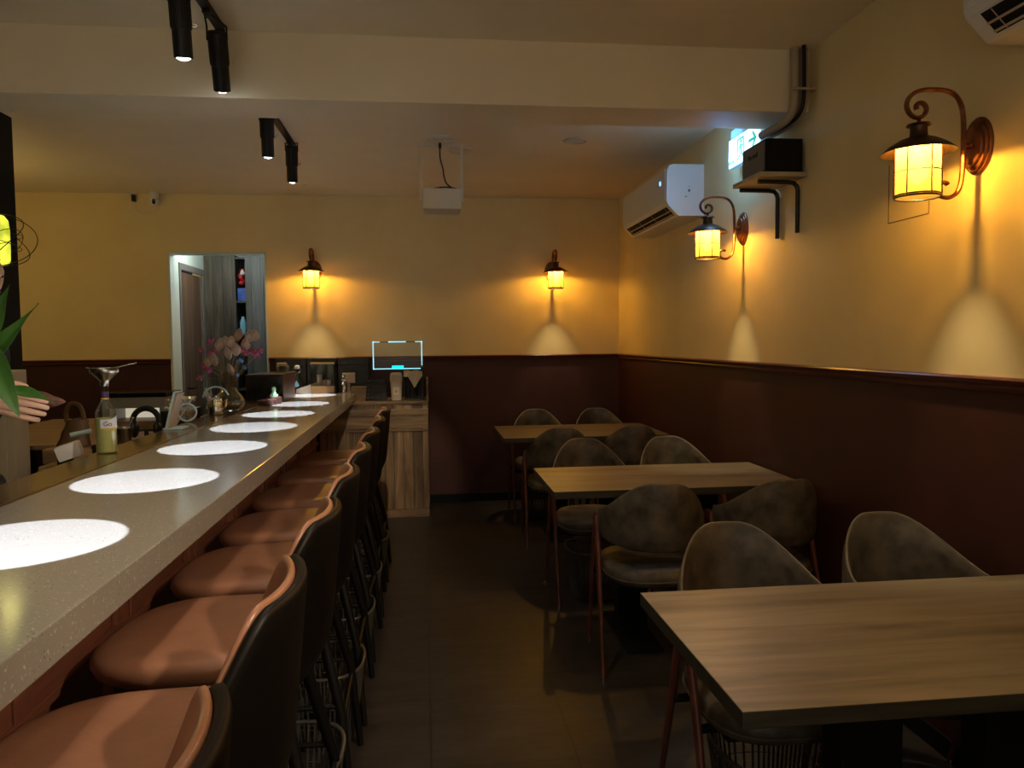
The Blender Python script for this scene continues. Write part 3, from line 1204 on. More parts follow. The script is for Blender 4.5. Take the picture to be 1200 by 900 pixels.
# ================================================================== AIR CONDITIONERS
def make_ac(y_near, length, zb, label):
    t = thing('air_conditioner', label, 'air conditioner', (XR, y_near, zb), 0, 'white wall mounted air conditioners')
    P = [(-.0, .0), (-.0, .31), (-.20, .31), (-.222, .300), (-.233, .27), (-.236, .15), (-.234, .085), (-.226, .065), (-.163, .004), (-.155, .0)]
    b = MB()
    b.prism(P, 'y', 0.004, length - .004)
    b.build('body', 'plastic', t, smooth=False)
    b = MB()
    Q = [(p[0] * 1.012 - .001, .155 + (p[1] - .155) * 1.008) for p in P[1:]] 
    for y0, y1 in ((0, .006), (length - .006, length)):
        b = MB()
        b.prism([(min(0, p[0]), p[1]) for p in P], 'y', y0, y1)
        b.build('end_cover', 'plastic', t, smooth=False)
    b = MB()
    b.box(-.240, -.232, .02, length - .02, .095, .285, bev=.004)
    b.build('front_panel', 'plastic', t, smooth=False)
    # outlet on the slanted face
    d = Vector((-.163 + .226, 0, .004 - .065)).normalized()
    nrm = Vector((-.061, 0, -.063)).normalized()
    b = MB()

    def sl(s0, s1, y0, y1, h0, h1, mi=0):
        base = Vector((-.226, 0, .065))
        c = []
        for y in (y0, y1):
            c.append([base + d * s0 + nrm * h0 + Vector((0, y, 0)), base + d * s1 + nrm * h0 + Vector((0, y, 0)),
                      base + d * s1 + nrm * h1 + Vector((0, y, 0)), base + d * s0 + nrm * h1 + Vector((0, y, 0))])
        b.loft(c, mi)
    sl(.008, .078, .05, length - .05, -.004, .0015)
    b.build('air_outlet', 'blackmatte', t, smooth=False)
    b = MB()
    for s0 in (.038, .066):
        sl(s0, s0 + .006, .05, length - .05, 0, .006)
    for k in range(4):
        y = .09 + (length - .18) * k / 3
        sl(.010, .076, y, y + .004, -.001, .002)
    b.build('louver', 'bone', t, smooth=False)
    b = MB()
    b.box(-.10, -.088, -.0015, .001, .145, .160)
    b.box(-.098, -.088, -.0015, .001, .175, .178)
    b.box(-.118, -.110, -.0015, .001, .112, .120)
    b.build('end_marking', mat('grey_print', (.12, .12, .14), .6), t, smooth=False)
    b = MB()
    b.box(-.2425, -.2395, .10, .125, .20, .225, bev=.001)
    b.build('indicator_light', mat('blue_indicator', (.1, .3, .9), .3, emit=(.15, .4, 1.0), estr=2.0), t, smooth=False)
    return t


make_ac(4.566, 1.03, 2.150, 'white air conditioner high on the right wall near the back corner')
make_ac(.93, 1.06, 2.200, 'white air conditioner cut off by the top right corner of the view')

# ================================================================== EXIT SIGN, SPEAKER, SHELF, PIPES
t = thing('exit_sign', 'lit white emergency exit sign with green running man and arrow', 'exit sign', (1.63, 3.80, 2.30))
b = MB()
b.box(.004, .034, -.195, .195, 0, .150, bev=.003)
b.box(.034, .08, -.03, .03, .05, .11)
b.build('housing', 'signblue', t, smooth=False)
b = MB()
b.box(0, .005, -.192, .188, .003, .147)
b.build('lit_face', 'sign', t, smooth=False)
b = MB()
b.box(.012, .03, .05, .19, .150, .20)
b.build('hanger_plate', 'signblue', t, smooth=False)


def flat_poly(b, pts, x0=-.0015, x1=.0005):
    b.prism([(p[0], p[1]) for p in pts], 'x', x0, x1)


b = MB()   # local y decreases to the reader's right
flat_poly(b, [(-.155, .085), (-.115, .125), (-.108, .115), (-.128, .092), (-.065, .092), (-.065, .078), (-.128, .078), (-.108, .055), (-.115, .045)])
b.build('arrow', 'signgreen', t, smooth=False)
b = MB()
for q in ([(.075, .02), (.066, .02), (.066, .130), (.075, .130)], [(.075, .130), (.075, .121), (-.005, .121), (-.005, .130)], [(-.005, .130), (-.005, .02), (.004, .02), (.004, .130)]):
    flat_poly(b, q)
fg = [[(.045, .095), (.028, .098), (.018, .062), (.030, .056)], [(.030, .062), (.018, .060), (.004, .036), (.012, .030)],
      [(.030, .062), (.020, .058), (.040, .040), (.055, .022), (.062, .028), (.048, .048)],
      [(.040, .094), (.034, .088), (.008, .086), (.008, .092)], [(.044, .092), (.036, .088), (.052, .070), (.060, .076)]]
for q in fg:
    flat_poly(b, q)
b.prism([(.030 + .009 * math.cos(2 * PI * k / 14), .110 + .009 * math.sin(2 * PI * k / 14)) for k in range(14)], 'x', -.0015, .0005)
b.build('running_man', 'signgreen', t, smooth=False)
text_mesh('lettering', '緊急出口', .022, 'signgreen', t, (-.0012, .185, .018), (PI / 2, 0, -PI / 2), align='LEFT')
lamp('POINT', 'exit_sign_light', (1.57, 3.94, 2.36), 2.6, (0.22, 0.50, 1.0), 0.05)

t = thing('wall_shelf', 'small pale shelf on two black brackets high on the right wall', 'shelf', (XR, 3.44, 2.118))
b = MB()
b.box(-.225, 0, -.155, .145, 0, .020, bev=.004)
b.build('board', 'shelfwood', t, smooth=False)
for y in (-.085, .115):
    b = MB()
    b.tube([(-.200, y, -.012), (-.06, y, -.012), (-.030, y, -.016), (-.016, y, -.03), (-.012, y, -.05), (-.012, y, -.24)], .0105, 10, flat=.9)
    b.build('bracket', 'blackgloss', t)
t = thing('loudspeaker', 'black box loudspeaker standing on the small wall shelf', 'loudspeaker', (1.605, 3.425, 2.138))
b = MB()
b.box(-.085, .088, -.125, .125, 0, .150, bev=.006)
b.build('cabinet', 'blackmatte', t, smooth=False)
b = MB()
b.box(-.091, -.084, -.115, .115, .010, .140, bev=.002)
g = b.build('grille', 'grille', t, smooth=False)
text_mesh('logo', 'Marshall', .032, 'blackgloss', g, (-.0915, .0, .085), (PI / 2, 0, -PI / 2), .001)

for k, (x, y, r_, lab) in enumerate(((1.672, 3.262, .018, 'beige conduit bent under the beam end, next to the wall'),
                                     (1.628, 3.258, .019, 'thick beige conduit bent under the beam end, farthest from the wall'),
                                     (1.652, 3.222, .009, 'thin dark cable bent under the beam end, in front of the two conduits'))):
    b = MB()
    pts = [(x, y, 2.663), (x, y - .004, 2.56), (x, y - .006, 2.46), (x - .004, y - .002, 2.40), (x - .012, y + .03, 2.372 - .004 * k), (x - .022, y + .09, 2.360 - .004 * k),
           (x - .026, y + .16, 2.358 - .004 * k), (x - .028, y + .26, 2.360 - .004 * k)]
    vp = [Vector(q) for q in pts]
    for _ in range(2):
        nv = [vp[0]]
        for a, c in zip(vp, vp[1:]):
            nv += [a * .75 + c * .25, a * .25 + c * .75]
        nv.append(vp[-1])
        vp = nv
    b.tube(vp, r_, 12)
    o = b.build('conduit' if k < 2 else 'cable', 'ipipe' if k < 2 else 'black')
    tag(recentre(o), lab, 'pipe' if k < 2 else 'cable')
b = MB()
b.tube([(1.60, 3.225, 2.475), (1.60, 3.205, 2.475), (1.70, 3.205, 2.475), (1.70, 3.24, 2.475)], .006, 8)
tag(recentre(b.build('pipe_clip', 'ipipe')), 'small beige strap holding the conduits beside the beam', 'pipe clip')

# ================================================================== TRACK LIGHTS
def track(y0, y1, z, label):
    t = thing('light_track', label, 'light track', (-.79, y0, z), 0, 'ceiling light tracks')
    b = MB()
    b.box(-.017, .017, 0, y1 - y0, -.020, 0, bev=.002)
    b.build('rail', 'black', t, smooth=False)
    b = MB()
    b.box(-.018, .018, y1 - y0 - .012, y1 - y0 + .004, -.030, 0, bev=.002)
    b.build('end_cap', 'black', t, smooth=False)


track(.95, 3.24, ZCF, 'black ceiling light track in front of the beam')
track(3.70, 5.02, ZCB, 'black ceiling light track beyond the beam')


def make_can():
    """origin at the mouth centre, body up +z"""
    t = thing('spotlight', 'x', 'spotlight')
    b = MB()
    b.lathe([(.030, .215), (.033, .212), (.035, .205), (.035, .095), (.032, .092), (.032, .002), (.029, 0), (.026, .004), (.024, .018)], (0, 0, 0), 32)
    for k in range(24):
        a = 2 * PI * k / 24
        b.tube([(.035 * math.cos(a), .035 * math.sin(a), .10), (.035 * math.cos(a), .035 * math.sin(a), .20)], .0013, 4)
    b.build('barrel', 'black', t, angle=30)
    b = MB()
    b.lathe([(.025, .004), (.022, -.001), (.012, -.006), (.0, -.008)], (0, 0, 0), 24)
    b.build('lens', 'lens', t)
    b = MB()
    b.tube([(.034, 0, .105), (.048, 0, .105), (.052, 0, .110), (.048, 0, .114), (.040, 0, .114)], .0018, 6)
    b.build('shutter_tab', 'steel', t)
    return t


proto_can = make_can()
TGT = [  # mouth position, target on the counter, track z, label
    ((-.815, 1.30, 2.40), (-.865, 1.71, .98), ZCF, 'black spotlight on the near track, out of view above us'),
    ((-.815, 2.05, 2.40), (-.860, 2.455, .98), ZCF, 'second black spotlight on the near track, above the view'),
    ((-.825, 2.86, 2.400), (-.855, 3.19, .98), ZCF, 'black spotlight in front of the beam, nearer of the two in view there'),
    ((-.770, 3.16, 2.385), (-.853, 3.925, .98), ZCF, 'black spotlight at the end of the near track, below the beam face'),
    ((-.805, 4.22, 2.380), (-.862, 4.63, .98), ZCB, 'black spotlight beyond the beam, left of its pair'),
    ((-.790, 4.88, 2.385), (-.866, 5.37, .98), ZCB, 'black spotlight at the far end of the far track'),
]
cans = [proto_can] + [copy_tree(proto_can) for _ in TGT[1:]]
wash_can = copy_tree(proto_can)
cabinet_can = copy_tree(proto_can)
for i, (pm, tg, zt, lab) in enumerate(TGT):
    o = cans[i]
    d = (Vector(tg) - Vector(pm))
    # barrels lean only part of the way, the lens head steers the rest
    o.location = pm
    o.rotation_euler = (-d.normalized()).to_track_quat('Z', 'Y').to_euler()
    tag(o, lab, 'spotlight', 'black spotlights over the bar')
    dn = d.normalized()
    top = Vector(pm) - dn * .212
    b = MB()
    side = .036
    yk = [(top.x - side, top.y, top.z - .03), (top.x - side, top.y, top.z + .02), (-.79 - .012, top.y, zt - .030), (-.79, top.y, zt - .022),
          (-.79 + .012, top.y, zt - .030), (top.x + side, top.y, top.z + .02), (top.x + side, top.y, top.z - .03)]
    b.tube(yk, .0035, 8)
    b.box(-.79 - .014, -.79 + .014, top.y - .03, top.y + .03, zt - .034, zt - .018, bev=.002)
    y_ = b.build('yoke', 'black', None)
    y_.parent = o
    bpy.context.view_layer.update()
    y_.matrix_parent_inverse = (Matrix.Translation(o.location) @ o.rotation_euler.to_matrix().to_4x4()).inverted()
    ang = 2 * math.atan(.213 / d.length)
    lamp('SPOT', 'spotlight_beam', Vector(pm) + dn * .014, BEAM_W * (d.length / 1.45) ** 2, (0.80, 0.86, 1.0), 0.004, d, ang, 0.06)

# downlights added out of view to light the stools, near table and bar
for (x, y, w_, tx, ty) in ((-.20, 1.9, 26, -.25, 2.6), (.55, .55, 9, .75, 1.2), (-.35, .1, 16, -.3, .6)):
    t = thing('ceiling_downlight', {1.9: 'added recessed downlight lighting the stools, above the view', .55: 'added recessed downlight for the nearest table, behind us', .1: 'added recessed downlight behind us near the bar'}[y], 'ceiling light', (x, y, ZCF))
    b = MB()
    b.lathe([(.075, 0), (.075, -.004), (.068, -.007), (.060, -.004), (.060, .0)], (0, 0, 0), 36)
    b.build('trim_ring', 'ivory', t)
    b = MB()
    b.lathe([(.060, -.001), (.03, -.002), (0, -.002)], (0, 0, 0), 36)
    b.build('diffuser', 'lens', t)
    lamp('SPOT', 'downlight_beam', (x, y, ZCF - .012), w_, (1.0, .82, .60), .05, (tx - x, ty - y, -2.6), R(110), .8)

# wide spotlight added out of view behind us to brighten the stools
o = wash_can
o.location = (1.25, .25, 2.42)
d = Vector((-.62, 2.2, .7)) - Vector(o.location)
o.rotation_euler = (-d.normalized()).to_track_quat('Z', 'Y').to_euler()
b = MB()
b.tube([(0, 0, .20), (0, 0, .235)], .006, 8)
b.build('stem', 'black', o)
tag(o, 'added black spotlight on the right of the ceiling behind us, lighting the stools', 'spotlight', 'black spotlights over the bar')
lamp('SPOT', 'bar_wash_beam', o.location + d.normalized() * .02, 85, (1.0, .80, .58), .03, d, R(50), .7)

o = cabinet_can  # unseen spotlight added to brighten the plank cabinet
o.location = (-.05, 2.15, 2.42)
d = Vector((-.35, 6.1, .45)) - Vector(o.location)
o.rotation_euler = (-d.normalized()).to_track_quat('Z', 'Y').to_euler()
b = MB()
b.tube([(0, 0, .20), (0, 0, .245)], .006, 8)
b.build('stem', 'black', o)
tag(o, 'added black spotlight above the view, lighting the plank cabinet', 'spotlight', 'black spotlights over the bar')
lamp('SPOT', 'cabinet_beam', o.location + d.normalized() * .02, 120, (1.0, .80, .55), .02, d, R(18), .5)

# recessed downlights
def downlight(x, y, label, lit=True, r=.075, power=CEIL_W, cone=70):
    t = thing('ceiling_downlight', label, 'ceiling light', (x, y, ZCB))
    b = MB()
    b.lathe([(r, 0), (r, -.004), (r * .92, -.007), (r * .82, -.004), (r * .80, .0)], (0, 0, 0), 36)
    b.build('trim_ring', 'ivory' if not lit else 'bone', t)
    b = MB()
    b.lathe([(r * .8, -.001), (r * .4, -.003), (0, -.003)], (0, 0, 0), 36)
    b.build('diffuser', 'ivory', t)
    return t


downlight(.945, 4.73, 'round recessed downlight in the ceiling above the middle and far tables')
downlight(.26, 5.03, 'round white ceiling ring beside the hanging projector', False, .09)
t = thing('ceiling_downlight', 'small recessed downlight over the far end of the bar', 'ceiling light', (-.92, 6.20, ZCB))
b = MB()
b.lathe([(.028, 0), (.028, -.003), (.020, -.004), (.018, 0)], (0, 0, 0), 24)
b.build('trim_ring', 'ivory', t)
lamp('SPOT', 'downlight_beam', (-.92, 6.20, ZCB - .01), BEAM_W * 1.15 ** 2, (0.80, 0.86, 1.0), 0.004, (0.0, .01, -1), 2 * math.atan(.215 / 1.64), 0.06)

# ================================================================== PROJECTOR, CAMERA
t = thing('projector', 'white box projector hanging in a white frame from the ceiling', 'projector', (.118, 4.80, ZCB))
b = MB()
for x in (-.127, .127):
    b.box(x - .009, x + .009, -.012, .012, -.372, -.03, bev=.002)
b.box(-.136, .136, -.012, .012, -.035, -.018, bev=.002)
b.box(-.09, -.02, -.03, .03, -.018, 0, bev=.002)
b.box(.02, .09, -.03, .03, -.018, 0, bev=.002)
b.build('hanging_frame', 'ivory', t, smooth=False)
b = MB()
b.box(-.118, .118, -.10, .12, -.43, -.305, bev=.008)
bd = b.build('body', 'ivory', t, smooth=False)
b = MB()
pts = [(-.005, -.02, -.03), (-.007, -.02, -.08), (-.004, -.02, -.12), (.012, -.02, -.17), (.016, -.02, -.22), (.028, -.02, -.26), (.06, -.03, -.290), (.10, -.04, -.298),
       (.05, -.05, -.300), (-.02, -.04, -.298), (-.06, -.03, -.297), (-.01, -.05, -.292), (.04, -.045, -.288), (.09, -.03, -.296)]
vp = [Vector(q) for q in pts]
for _ in range(2):
    nv = [vp[0]]
    for a, c in zip(vp, vp[1:]):
        nv += [a * .75 + c * .25, a * .25 + c * .75]
    nv.append(vp[-1])
    vp = nv
b.tube(vp, .004, 8)
b.box(-.014, .004, -.03, -.01, -.05, -.018, bev=.002)
b.build('power_cable', 'black', t)
b = MB()
b.box(-.052, .052, -.06, .0, -.006, 0, bev=.002)
o = b.build('ceiling_outlet', 'plastic', smooth=False, loc=(.116, 4.70, ZCB))
tag(recentre(o), 'white ceiling socket plate above the hanging projector', 'socket')

t = thing('security_camera', 'white round security camera where the back wall meets the ceiling', 'security camera', (-2.165, YB, 2.54))
b = MB()
b.lathe([(.034, .092), (.036, .085), (.036, .05), (.030, .044)], (0, -.045, 0), 28)
b.box(-.03, .03, -.04, 0, .05, .085, bev=.004)
b.build('base', 'plastic', t)
b = MB()
b.sphere((0, -.050, .018), .037, 28)
h = b.build('head', 'plastic', t)
b = MB()
b.sphere((.004, -.076, .014), (.016, .014, .024), 20)
b.build('lens_cover', 'blackgloss', h)
t = thing('power_adapter', 'small black plug adapter with a white cord beside the security camera', 'plug', (-2.335, YB, 2.56))
b = MB()
b.box(-.012, .014, -.04, 0, 0, .055, bev=.004)
b.build('plug', 'black', t, smooth=False)
b = MB()
pts = [(.0, -.02, 0), (.0, -.02, -.05), (.03, -.01, -.08), (.09, -.008, -.11), (.14, -.008, -.10), (.18, -.01, -.07), (.19, -.015, -.05)]
vp = [Vector(q) for q in pts]
for _ in range(2):
    nv = [vp[0]]
    for a, c in zip(vp, vp[1:]):
        nv += [a * .75 + c * .25, a * .25 + c * .75]
    nv.append(vp[-1])
    vp = nv
b.tube(vp, .0022, 6)
b.box(-.06, .02, -.02, 0, .050, .062, bev=.002)
b.build('cord', 'plastic', t)

def smooth_path(pts, it=2):
    vp = [Vector(q) for q in pts]
    for _ in range(it):
        nv = [vp[0]]
        for a, c in zip(vp, vp[1:]):
            nv += [a * .75 + c * .25, a * .25 + c * .75]
        nv.append(vp[-1])
        vp = nv
    return vp


# ================================================================== BOTTLE WITH FUNNEL
t = thing('liquor_bottle', 'clear glass bottle of pale green liquor with a white label and purple neck band', 'bottle', (-1.235, 3.12, .98))
b = MB()
b.lathe([(0, .002), (.034, 0), (.037, .006), (.037, .152), (.034, .168), (.022, .188), (.0145, .205), (.0135, .235), (.0135, .262), (.0, .262)], (0, 0, 0), 40)
b.build('glass_body', 'thin', t, angle=60)
b = MB()
b.lathe([(0, .004), (.0345, .004), (.0355, .010), (.0355, .135), (0, .135)], (0, 0, 0), 40)
b.build('liquid', mat('cloudy_green_liqueur', (.42, .44, .16), .4, emit=(.42, .44, .15), estr=.03), t)
b = MB()
A = [(.0377 * math.cos(R(a)), .0377 * math.sin(R(a))) for a in range(-100, 31, 5)]
lo = b.ring([(x, y, .098) for x, y in A])
hi = b.ring([(x, y, .132 + .018 * max(0, (i - 12) / 14)) for i, (x, y) in enumerate(A)])
b.bridge(lo, hi, closed=False, mi=0)
lo2 = b.ring([(x * 1.004, y * 1.004, .091) for x, y in A])
hi2 = b.ring([(x * 1.004, y * 1.004, .0985) for x, y in A])
b.bridge(lo2, hi2, closed=False, mi=1)
lb = b.build('label', [mat('white_label', (.62, .68, .76), .5), mat('yellow_label', (.55, .40, .06), .5)], t)
text_mesh('lettering', 'Go', .024, 'shell', lb, (.0195, -.0345, .107), (PI / 2, 0, R(28)), .0006, align='CENTER')
b = MB()
b.lathe([(.0140, .214), (.0145, .215), (.0145, .236), (.0140, .237)], (0, 0, 0), 24)
b.build('neck_band', mat('purple_band', (.07, .03, .14), .4), t)
b = MB()
b.lathe([(.0148, .208), (.0150, .209), (.0150, .213), (.0145, .214)], (0, 0, 0), 24)
b.build('neck_ring', mat('yellow_band', (.55, .42, .05), .4), t)
t = thing('funnel', 'steel strainer funnel set into the top of the green liquor bottle', 'funnel', (-1.235, 3.12, 1.21))
b = MB()
b.lathe([(.0150, .028), (.0155, .028), (.0165, .048), (.022, .054), (.050, .082), (.052, .084), (.052, .100), (.050, .100), (.050, .085), (.020, .056), (.0145, .048)], (0, 0, 0), 40)
b.build('cone', 'steel', t, angle=50)
b = MB()
b.tube([(.035, .02, .099), (.075, .045, .110), (.098, .06, .116)], .003, 8, flat=2.2)
b.tube([(-.05, -.01, .099), (-.060, -.012, .101)], .003, 8, flat=2)
b.build('handle', 'steel', t)

# ================================================================== VASE WITH DRIED FLOWERS
VX, VY, VZ = -1.205, 4.88, .98
t = thing('glass_vase', 'round bellied clear glass vase with a tall neck, half full of water', 'vase', (VX, VY, VZ))
b = MB()
b.lathe([(0, .003), (.05, 0), (.075, .012), (.092, .045), (.090, .075), (.070, .105), (.050, .125), (.046, .150), (.048, .20), (.056, .245),
         (.054, .245), (.045, .20), (.043, .150), (.047, .125), (.066, .104), (.086, .075), (.088, .045), (.07, .016), (0, .010)], (0, 0, 0), 40)
b.build('glass', 'thin', t, angle=60)
b = MB()
b.lathe([(0, .012), (.068, .018), (.084, .045), (.082, .068), (0, .068)], (0, 0, 0), 32)
b.build('water', mat('amber_water', (.20, .14, .05), .1, spec=.6), t)
rnd = random.Random(5)
fl = thing('dried_bouquet', 'dried flowers in the glass vase, dusty pods with small pink and blue blooms', 'flowers', (VX, VY, VZ + .02))


def to_local(px, pz):   # offsets in metres from the vase axis
    return px, pz


pods = [(-.055, .385), (-.075, .30), (-.115, .29), (-.005, .335), (.05, .44), (.105, .43), (.095, .385), (.145, .435), (.045, .355), (.005, .24), (-.03, .40), (.02, .40)]
sizes = [.034, .036, .032, .034, .034, .034, .034, .032, .034, .034, .03, .03]
bstem = MB()
for i, ((x, z), s_) in enumerate(zip(pods, sizes)):
    x, z, s_ = x * 1.08 + .012, z * 1.08, s_ * 1.08
    y = rnd.uniform(-.05, .05)
    z -= .02
    p = smooth_path([(rnd.uniform(-.02, .02), rnd.uniform(-.02, .02), .02), (x * .15, y * .2, .18), (x * .55, y * .6, .18 + (z - .18) * .55), (x, y, z - s_)], 2)
    bstem.tube(p, .0016, 5)
    b = MB()
    rx = rnd.uniform(-.25, .25)
    rings = []
    for k in range(9):
        u = k / 8
        w = s_ * .80 * math.sin(PI * min(1, (u * .9 + .03))) ** .8 * (1.15 - .35 * u if True else 1)
        zz = -s_ * 1.15 + 2.2 * s_ * u
        rings.append([(max(w, .0008) * math.cos(2 * PI * q / 18) * (1 + .06 * math.cos(6 * 2 * PI * q / 18)), max(w, .0008) * .42 * math.sin(2 * PI * q / 18), zz) for q in range(18)])
    b.loft(rings)
    o = b.build('dried_pod', 'dry', fl, loc=(x, y, z), rot=(rnd.uniform(-.3, .3), rx, rnd.uniform(-.6, .6)))
blooms = [(-.12, .395), (-.095, .405), (-.145, .35), (-.08, .345), (-.10, .335), (-.155, .265), (-.13, .245), (-.11, .235), (.13, .335), (.155, .325), (.17, .345), (.145, .315), (.08, .345), (.09, .33), (.06, .365), (.115, .345), (-.165, .195), (-.02, .345)]
for i, (x, z) in enumerate(blooms):
    x, z = x * 1.08 + .012, z * 1.08
    y = rnd.uniform(-.04, .05)
    z -= .02
    p = smooth_path([(rnd.uniform(-.02, .02), rnd.uniform(-.02, .02), .02), (x * .15, y * .2, .18), (x * .6, y * .6, .18 + (z - .18) * .55), (x, y, z)], 2)
    bstem.tube(p, .0012, 5)
    b = MB()
    for k in range(9):
        a = 2 * PI * k / 9
        b.sphere((.013 * math.cos(a), .006 * math.sin(a), .010 * math.sin(a * 2 + i)), (.008, .005, .0075), 8)
    b.sphere((0, 0, .002), .007, 8)
    b.build('pink_bloom', 'pink', fl, loc=(x, y, z))
for (x, z) in ((.075, .318), (.062, .308), (.085, .31), (.097, .275), (.105, .268), (.058, .225)):
    b = MB()
    for k in range(4):
        a = PI / 2 * k + .4
        b.sphere((.006 * math.cos(a), 0, .006 * math.sin(a)), (.0055, .002, .0055), 8)
    bstem.tube(smooth_path([(0, .01, .03), (x * .3, 0, .16), (x, .0, z - .03)], 2), .0009, 5)
    b.build('blue_bloom', 'blue', fl, loc=(x, -.01, z - .02))
bstem.build('stems', 'stem', fl)

# ================================================================== THINGS ON THE LEDGE AND PREP COUNTER
ZP = .87
t = thing('menu_holder', 'pale blue and white slanted menu stand on the bar ledge', 'menu stand', (-1.26, 3.95, .98))
b = MB()
b.box(-.012, .0, -.055, .055, 0, .19, bev=.003, mi=0, rot=(0, R(14), 0))
b.box(.001, .010, -.052, .052, 0.002, .185, bev=.002, mi=1, rot=(0, R(14), 0))
b.build('panel', ['tealwhite', 'pink_dust'], t, smooth=False)
b = MB()
b.box(-.02, .075, -.055, .055, 0, .008, bev=.002)
b.build('foot', 'tealwhite', t, smooth=False)

t = thing('strainer', 'round steel mesh strainer leaning on edge at the bar ledge', 'strainer', (-1.275, 4.27, .98))
b = MB()
mt = Euler((R(80), 0, R(20))).to_matrix()


def xf(p, o=(0, 0, .052)):
    return mt @ Vector(p) + Vector(o)


b.tube([xf((.046 * math.cos(2 * PI * k / 32), .046 * math.sin(2 * PI * k / 32), 0)) for k in range(32)], .006, 8, closed=True)
b.build('rim', 'tealwhite', t)
b = MB()
for k in range(-7, 8):
    x = .006 * k
    h = math.sqrt(max(0, .045 ** 2 - x * x))
    b.tube([xf((x, -h, 0)), xf((x, 0, .012)), xf((x, h, 0))], .0012, 4)
    b.tube([xf((-h, x, 0)), xf((0, x, .012)), xf((h, x, 0))], .0012, 4)
b.build('mesh', 'steel', t)
t = thing('stirring_spoon', 'long white handled stirrer standing slanted among the bar tools', 'spoon', (-1.36, 4.35, ZP))
b = MB()
b.tube([(-.05, 0, .005), (.02, .05, .14), (.07, .09, .235)], .005, 8)
b.sphere((-.05, 0, .012), (.014, .010, .012), 12)
b.build('handle', 'tissue', t)

# black tool caddies with jiggers and cups
k = 0
for (x, y, r0, h, mname, lab) in ((-1.46, 3.72, .036, .10, 'steel', 'steel cocktail shaker cup right of the green liquor bottle'),
                                  (-1.44, 3.86, .030, .125, 'steel', 'slim steel jigger standing behind the bottle'),
                                  (-1.50, 4.00, .034, .115, 'steel', 'steel measuring cup under the black straps'),
                                  (-1.38, 4.55, .032, .11, 'steel', 'steel tumbler left of the kettle, in front of the foil strips'),
                                  (-1.47, 3.62, .030, .075, 'blackgloss', 'small black cup beside the green liquor bottle')):
    t = thing('metal_cup', lab, 'cup', (x, y, ZP), 0, 'cups among the bar tools')
    b = MB()
    b.lathe([(0, 0), (r0 * .78, 0), (r0 * .8, .004), (r0, h), (r0 * 1.05, h + .002), (r0 * .95, h + .002), (r0 * .75, .01), (0, .008)], (0, 0, 0), 28)
    b.build('cup', mname, t, angle=50)
    b = MB()
    b.tube([(0, -.006, .01), (.01, 0, h * .8), (.03, .01, h + .045)], .0022, 6)
    b.sphere((.032, .011, h + .048), .006, 8)
    b.build('stirrer', 'steel', t)
t = thing('headphones', 'black padded headset leaning among the bar tools behind the menu stand', 'headset', (-1.40, 4.02, ZP + .0))
b = MB()
b.tube(arc((0, .145), .062, -20, 200, 20, 'xz'), .009, 8, flat=1.6)
b.build('band', 'black', t)
for sx in (-1, 1):
    b = MB()
    b.sphere((sx * .056, 0, .105), (.020, .038, .046), 20)
    b.build('ear_cup', 'blackgloss', t)
b = MB()
b.lathe([(0, 0), (.045, 0), (.045, .008), (.012, .012), (.010, .10), (0, .10)], (0, 0, 0), 20)
b.tube([(-.05, 0, .095), (0, 0, .10), (.05, 0, .095)], .006, 8)
b.build('stand', 'black', t)
t = thing('electric_hand_tool', 'grey and white hand tool lying on the work counter left of the bottle', 'hand tool', (-1.43, 3.33, ZP + .022))
b = MB()
b.box(-.055, .035, -.035, .035, .045, .11, bev=.01, rot=(0, R(-18), R(10)))
b.build('body', 'plastic', t)
b = MB()
b.box(-.075, -.030, -.028, .028, 0, .075, bev=.008)
b.build('grip', 'black', t)
b = MB()
b.tube([(-.03, .0, .135), (.045, .02, .150)], .010, 10)
b.build('tube', 'tealwhite', t)

# foil tinsel bundle and the black caddy it lies in
t = thing('tool_caddy', 'black caddy full of bar tools in front of the vase', 'caddy', (-1.40, 4.60, ZP))
b = MB()
b.box(-.075, .065, -.14, .14, 0, .155, bev=.006)
b.build('box', 'black', t, smooth=False)
rnd = random.Random(11)
for q in range(7):
    b = MB()
    x, y = rnd.uniform(-.05, .05), -.11 + .036 * q
    b.tube([(x, y, .10), (x + rnd.uniform(-.02, .02), y, .19)], .004, 6)
    b.sphere((x, y, .192), (.010, .008, .007), 8)
    b.build('tool', 'steel', t)
t = thing('foil_bundle', 'pale crinkled foil straws lying on the black tool caddy', 'foil straws', (-1.40, 4.60, ZP + .158))
for q in range(12):
    b = MB()
    a = rnd.uniform(-.9, .9)
    y = -.13 + .023 * q
    pts = []
    for k in range(9):
        u = -1 + k / 4
        pts.append((u * .055 * math.cos(a), y + u * .05 * math.sin(a), .012 + .02 * (q % 3) + .008 * math.sin(k * 2.1 + q)))
    b.tube(pts, .0055, 6, flat=2.0)
    b.build('strip', 'tinsel', t)
t = thing('bow', 'pale grey ribbon bow draped over the front of the tool caddy', 'ribbon', (-1.285, 4.72, .985))
b = MB()
for a in (25, 150, 250, 300):
    d = Vector((0, math.cos(R(a)), math.sin(R(a))))
    sd = Vector((0, -math.sin(R(a)), math.cos(R(a))))
    L_ = .075
    rings = []
    for k in range(6):
        u = k / 5
        w = .008 + .020 * u
        c = Vector((.006 * math.sin(u * 3), 0, .095)) + d * (L_ * u)
        rings.append([c + sd * w + Vector((.002, 0, 0)), c - sd * w + Vector((.002, 0, 0)), c - sd * w - Vector((.002, 0, 0)), c + sd * w - Vector((.002, 0, 0))])
    b.loft(rings)
b.sphere((0, 0, .095), .014, 10)
b.tube([(0, 0, 0.0), (0, 0, .095)], .004, 6)
b.build('ribbon', 'tinsel', t, angle=50)
t = thing('kettle', 'steel and copper drip kettle with a pale curved handle beside the vase', 'kettle', (-1.225, 4.66, .98))
b = MB()
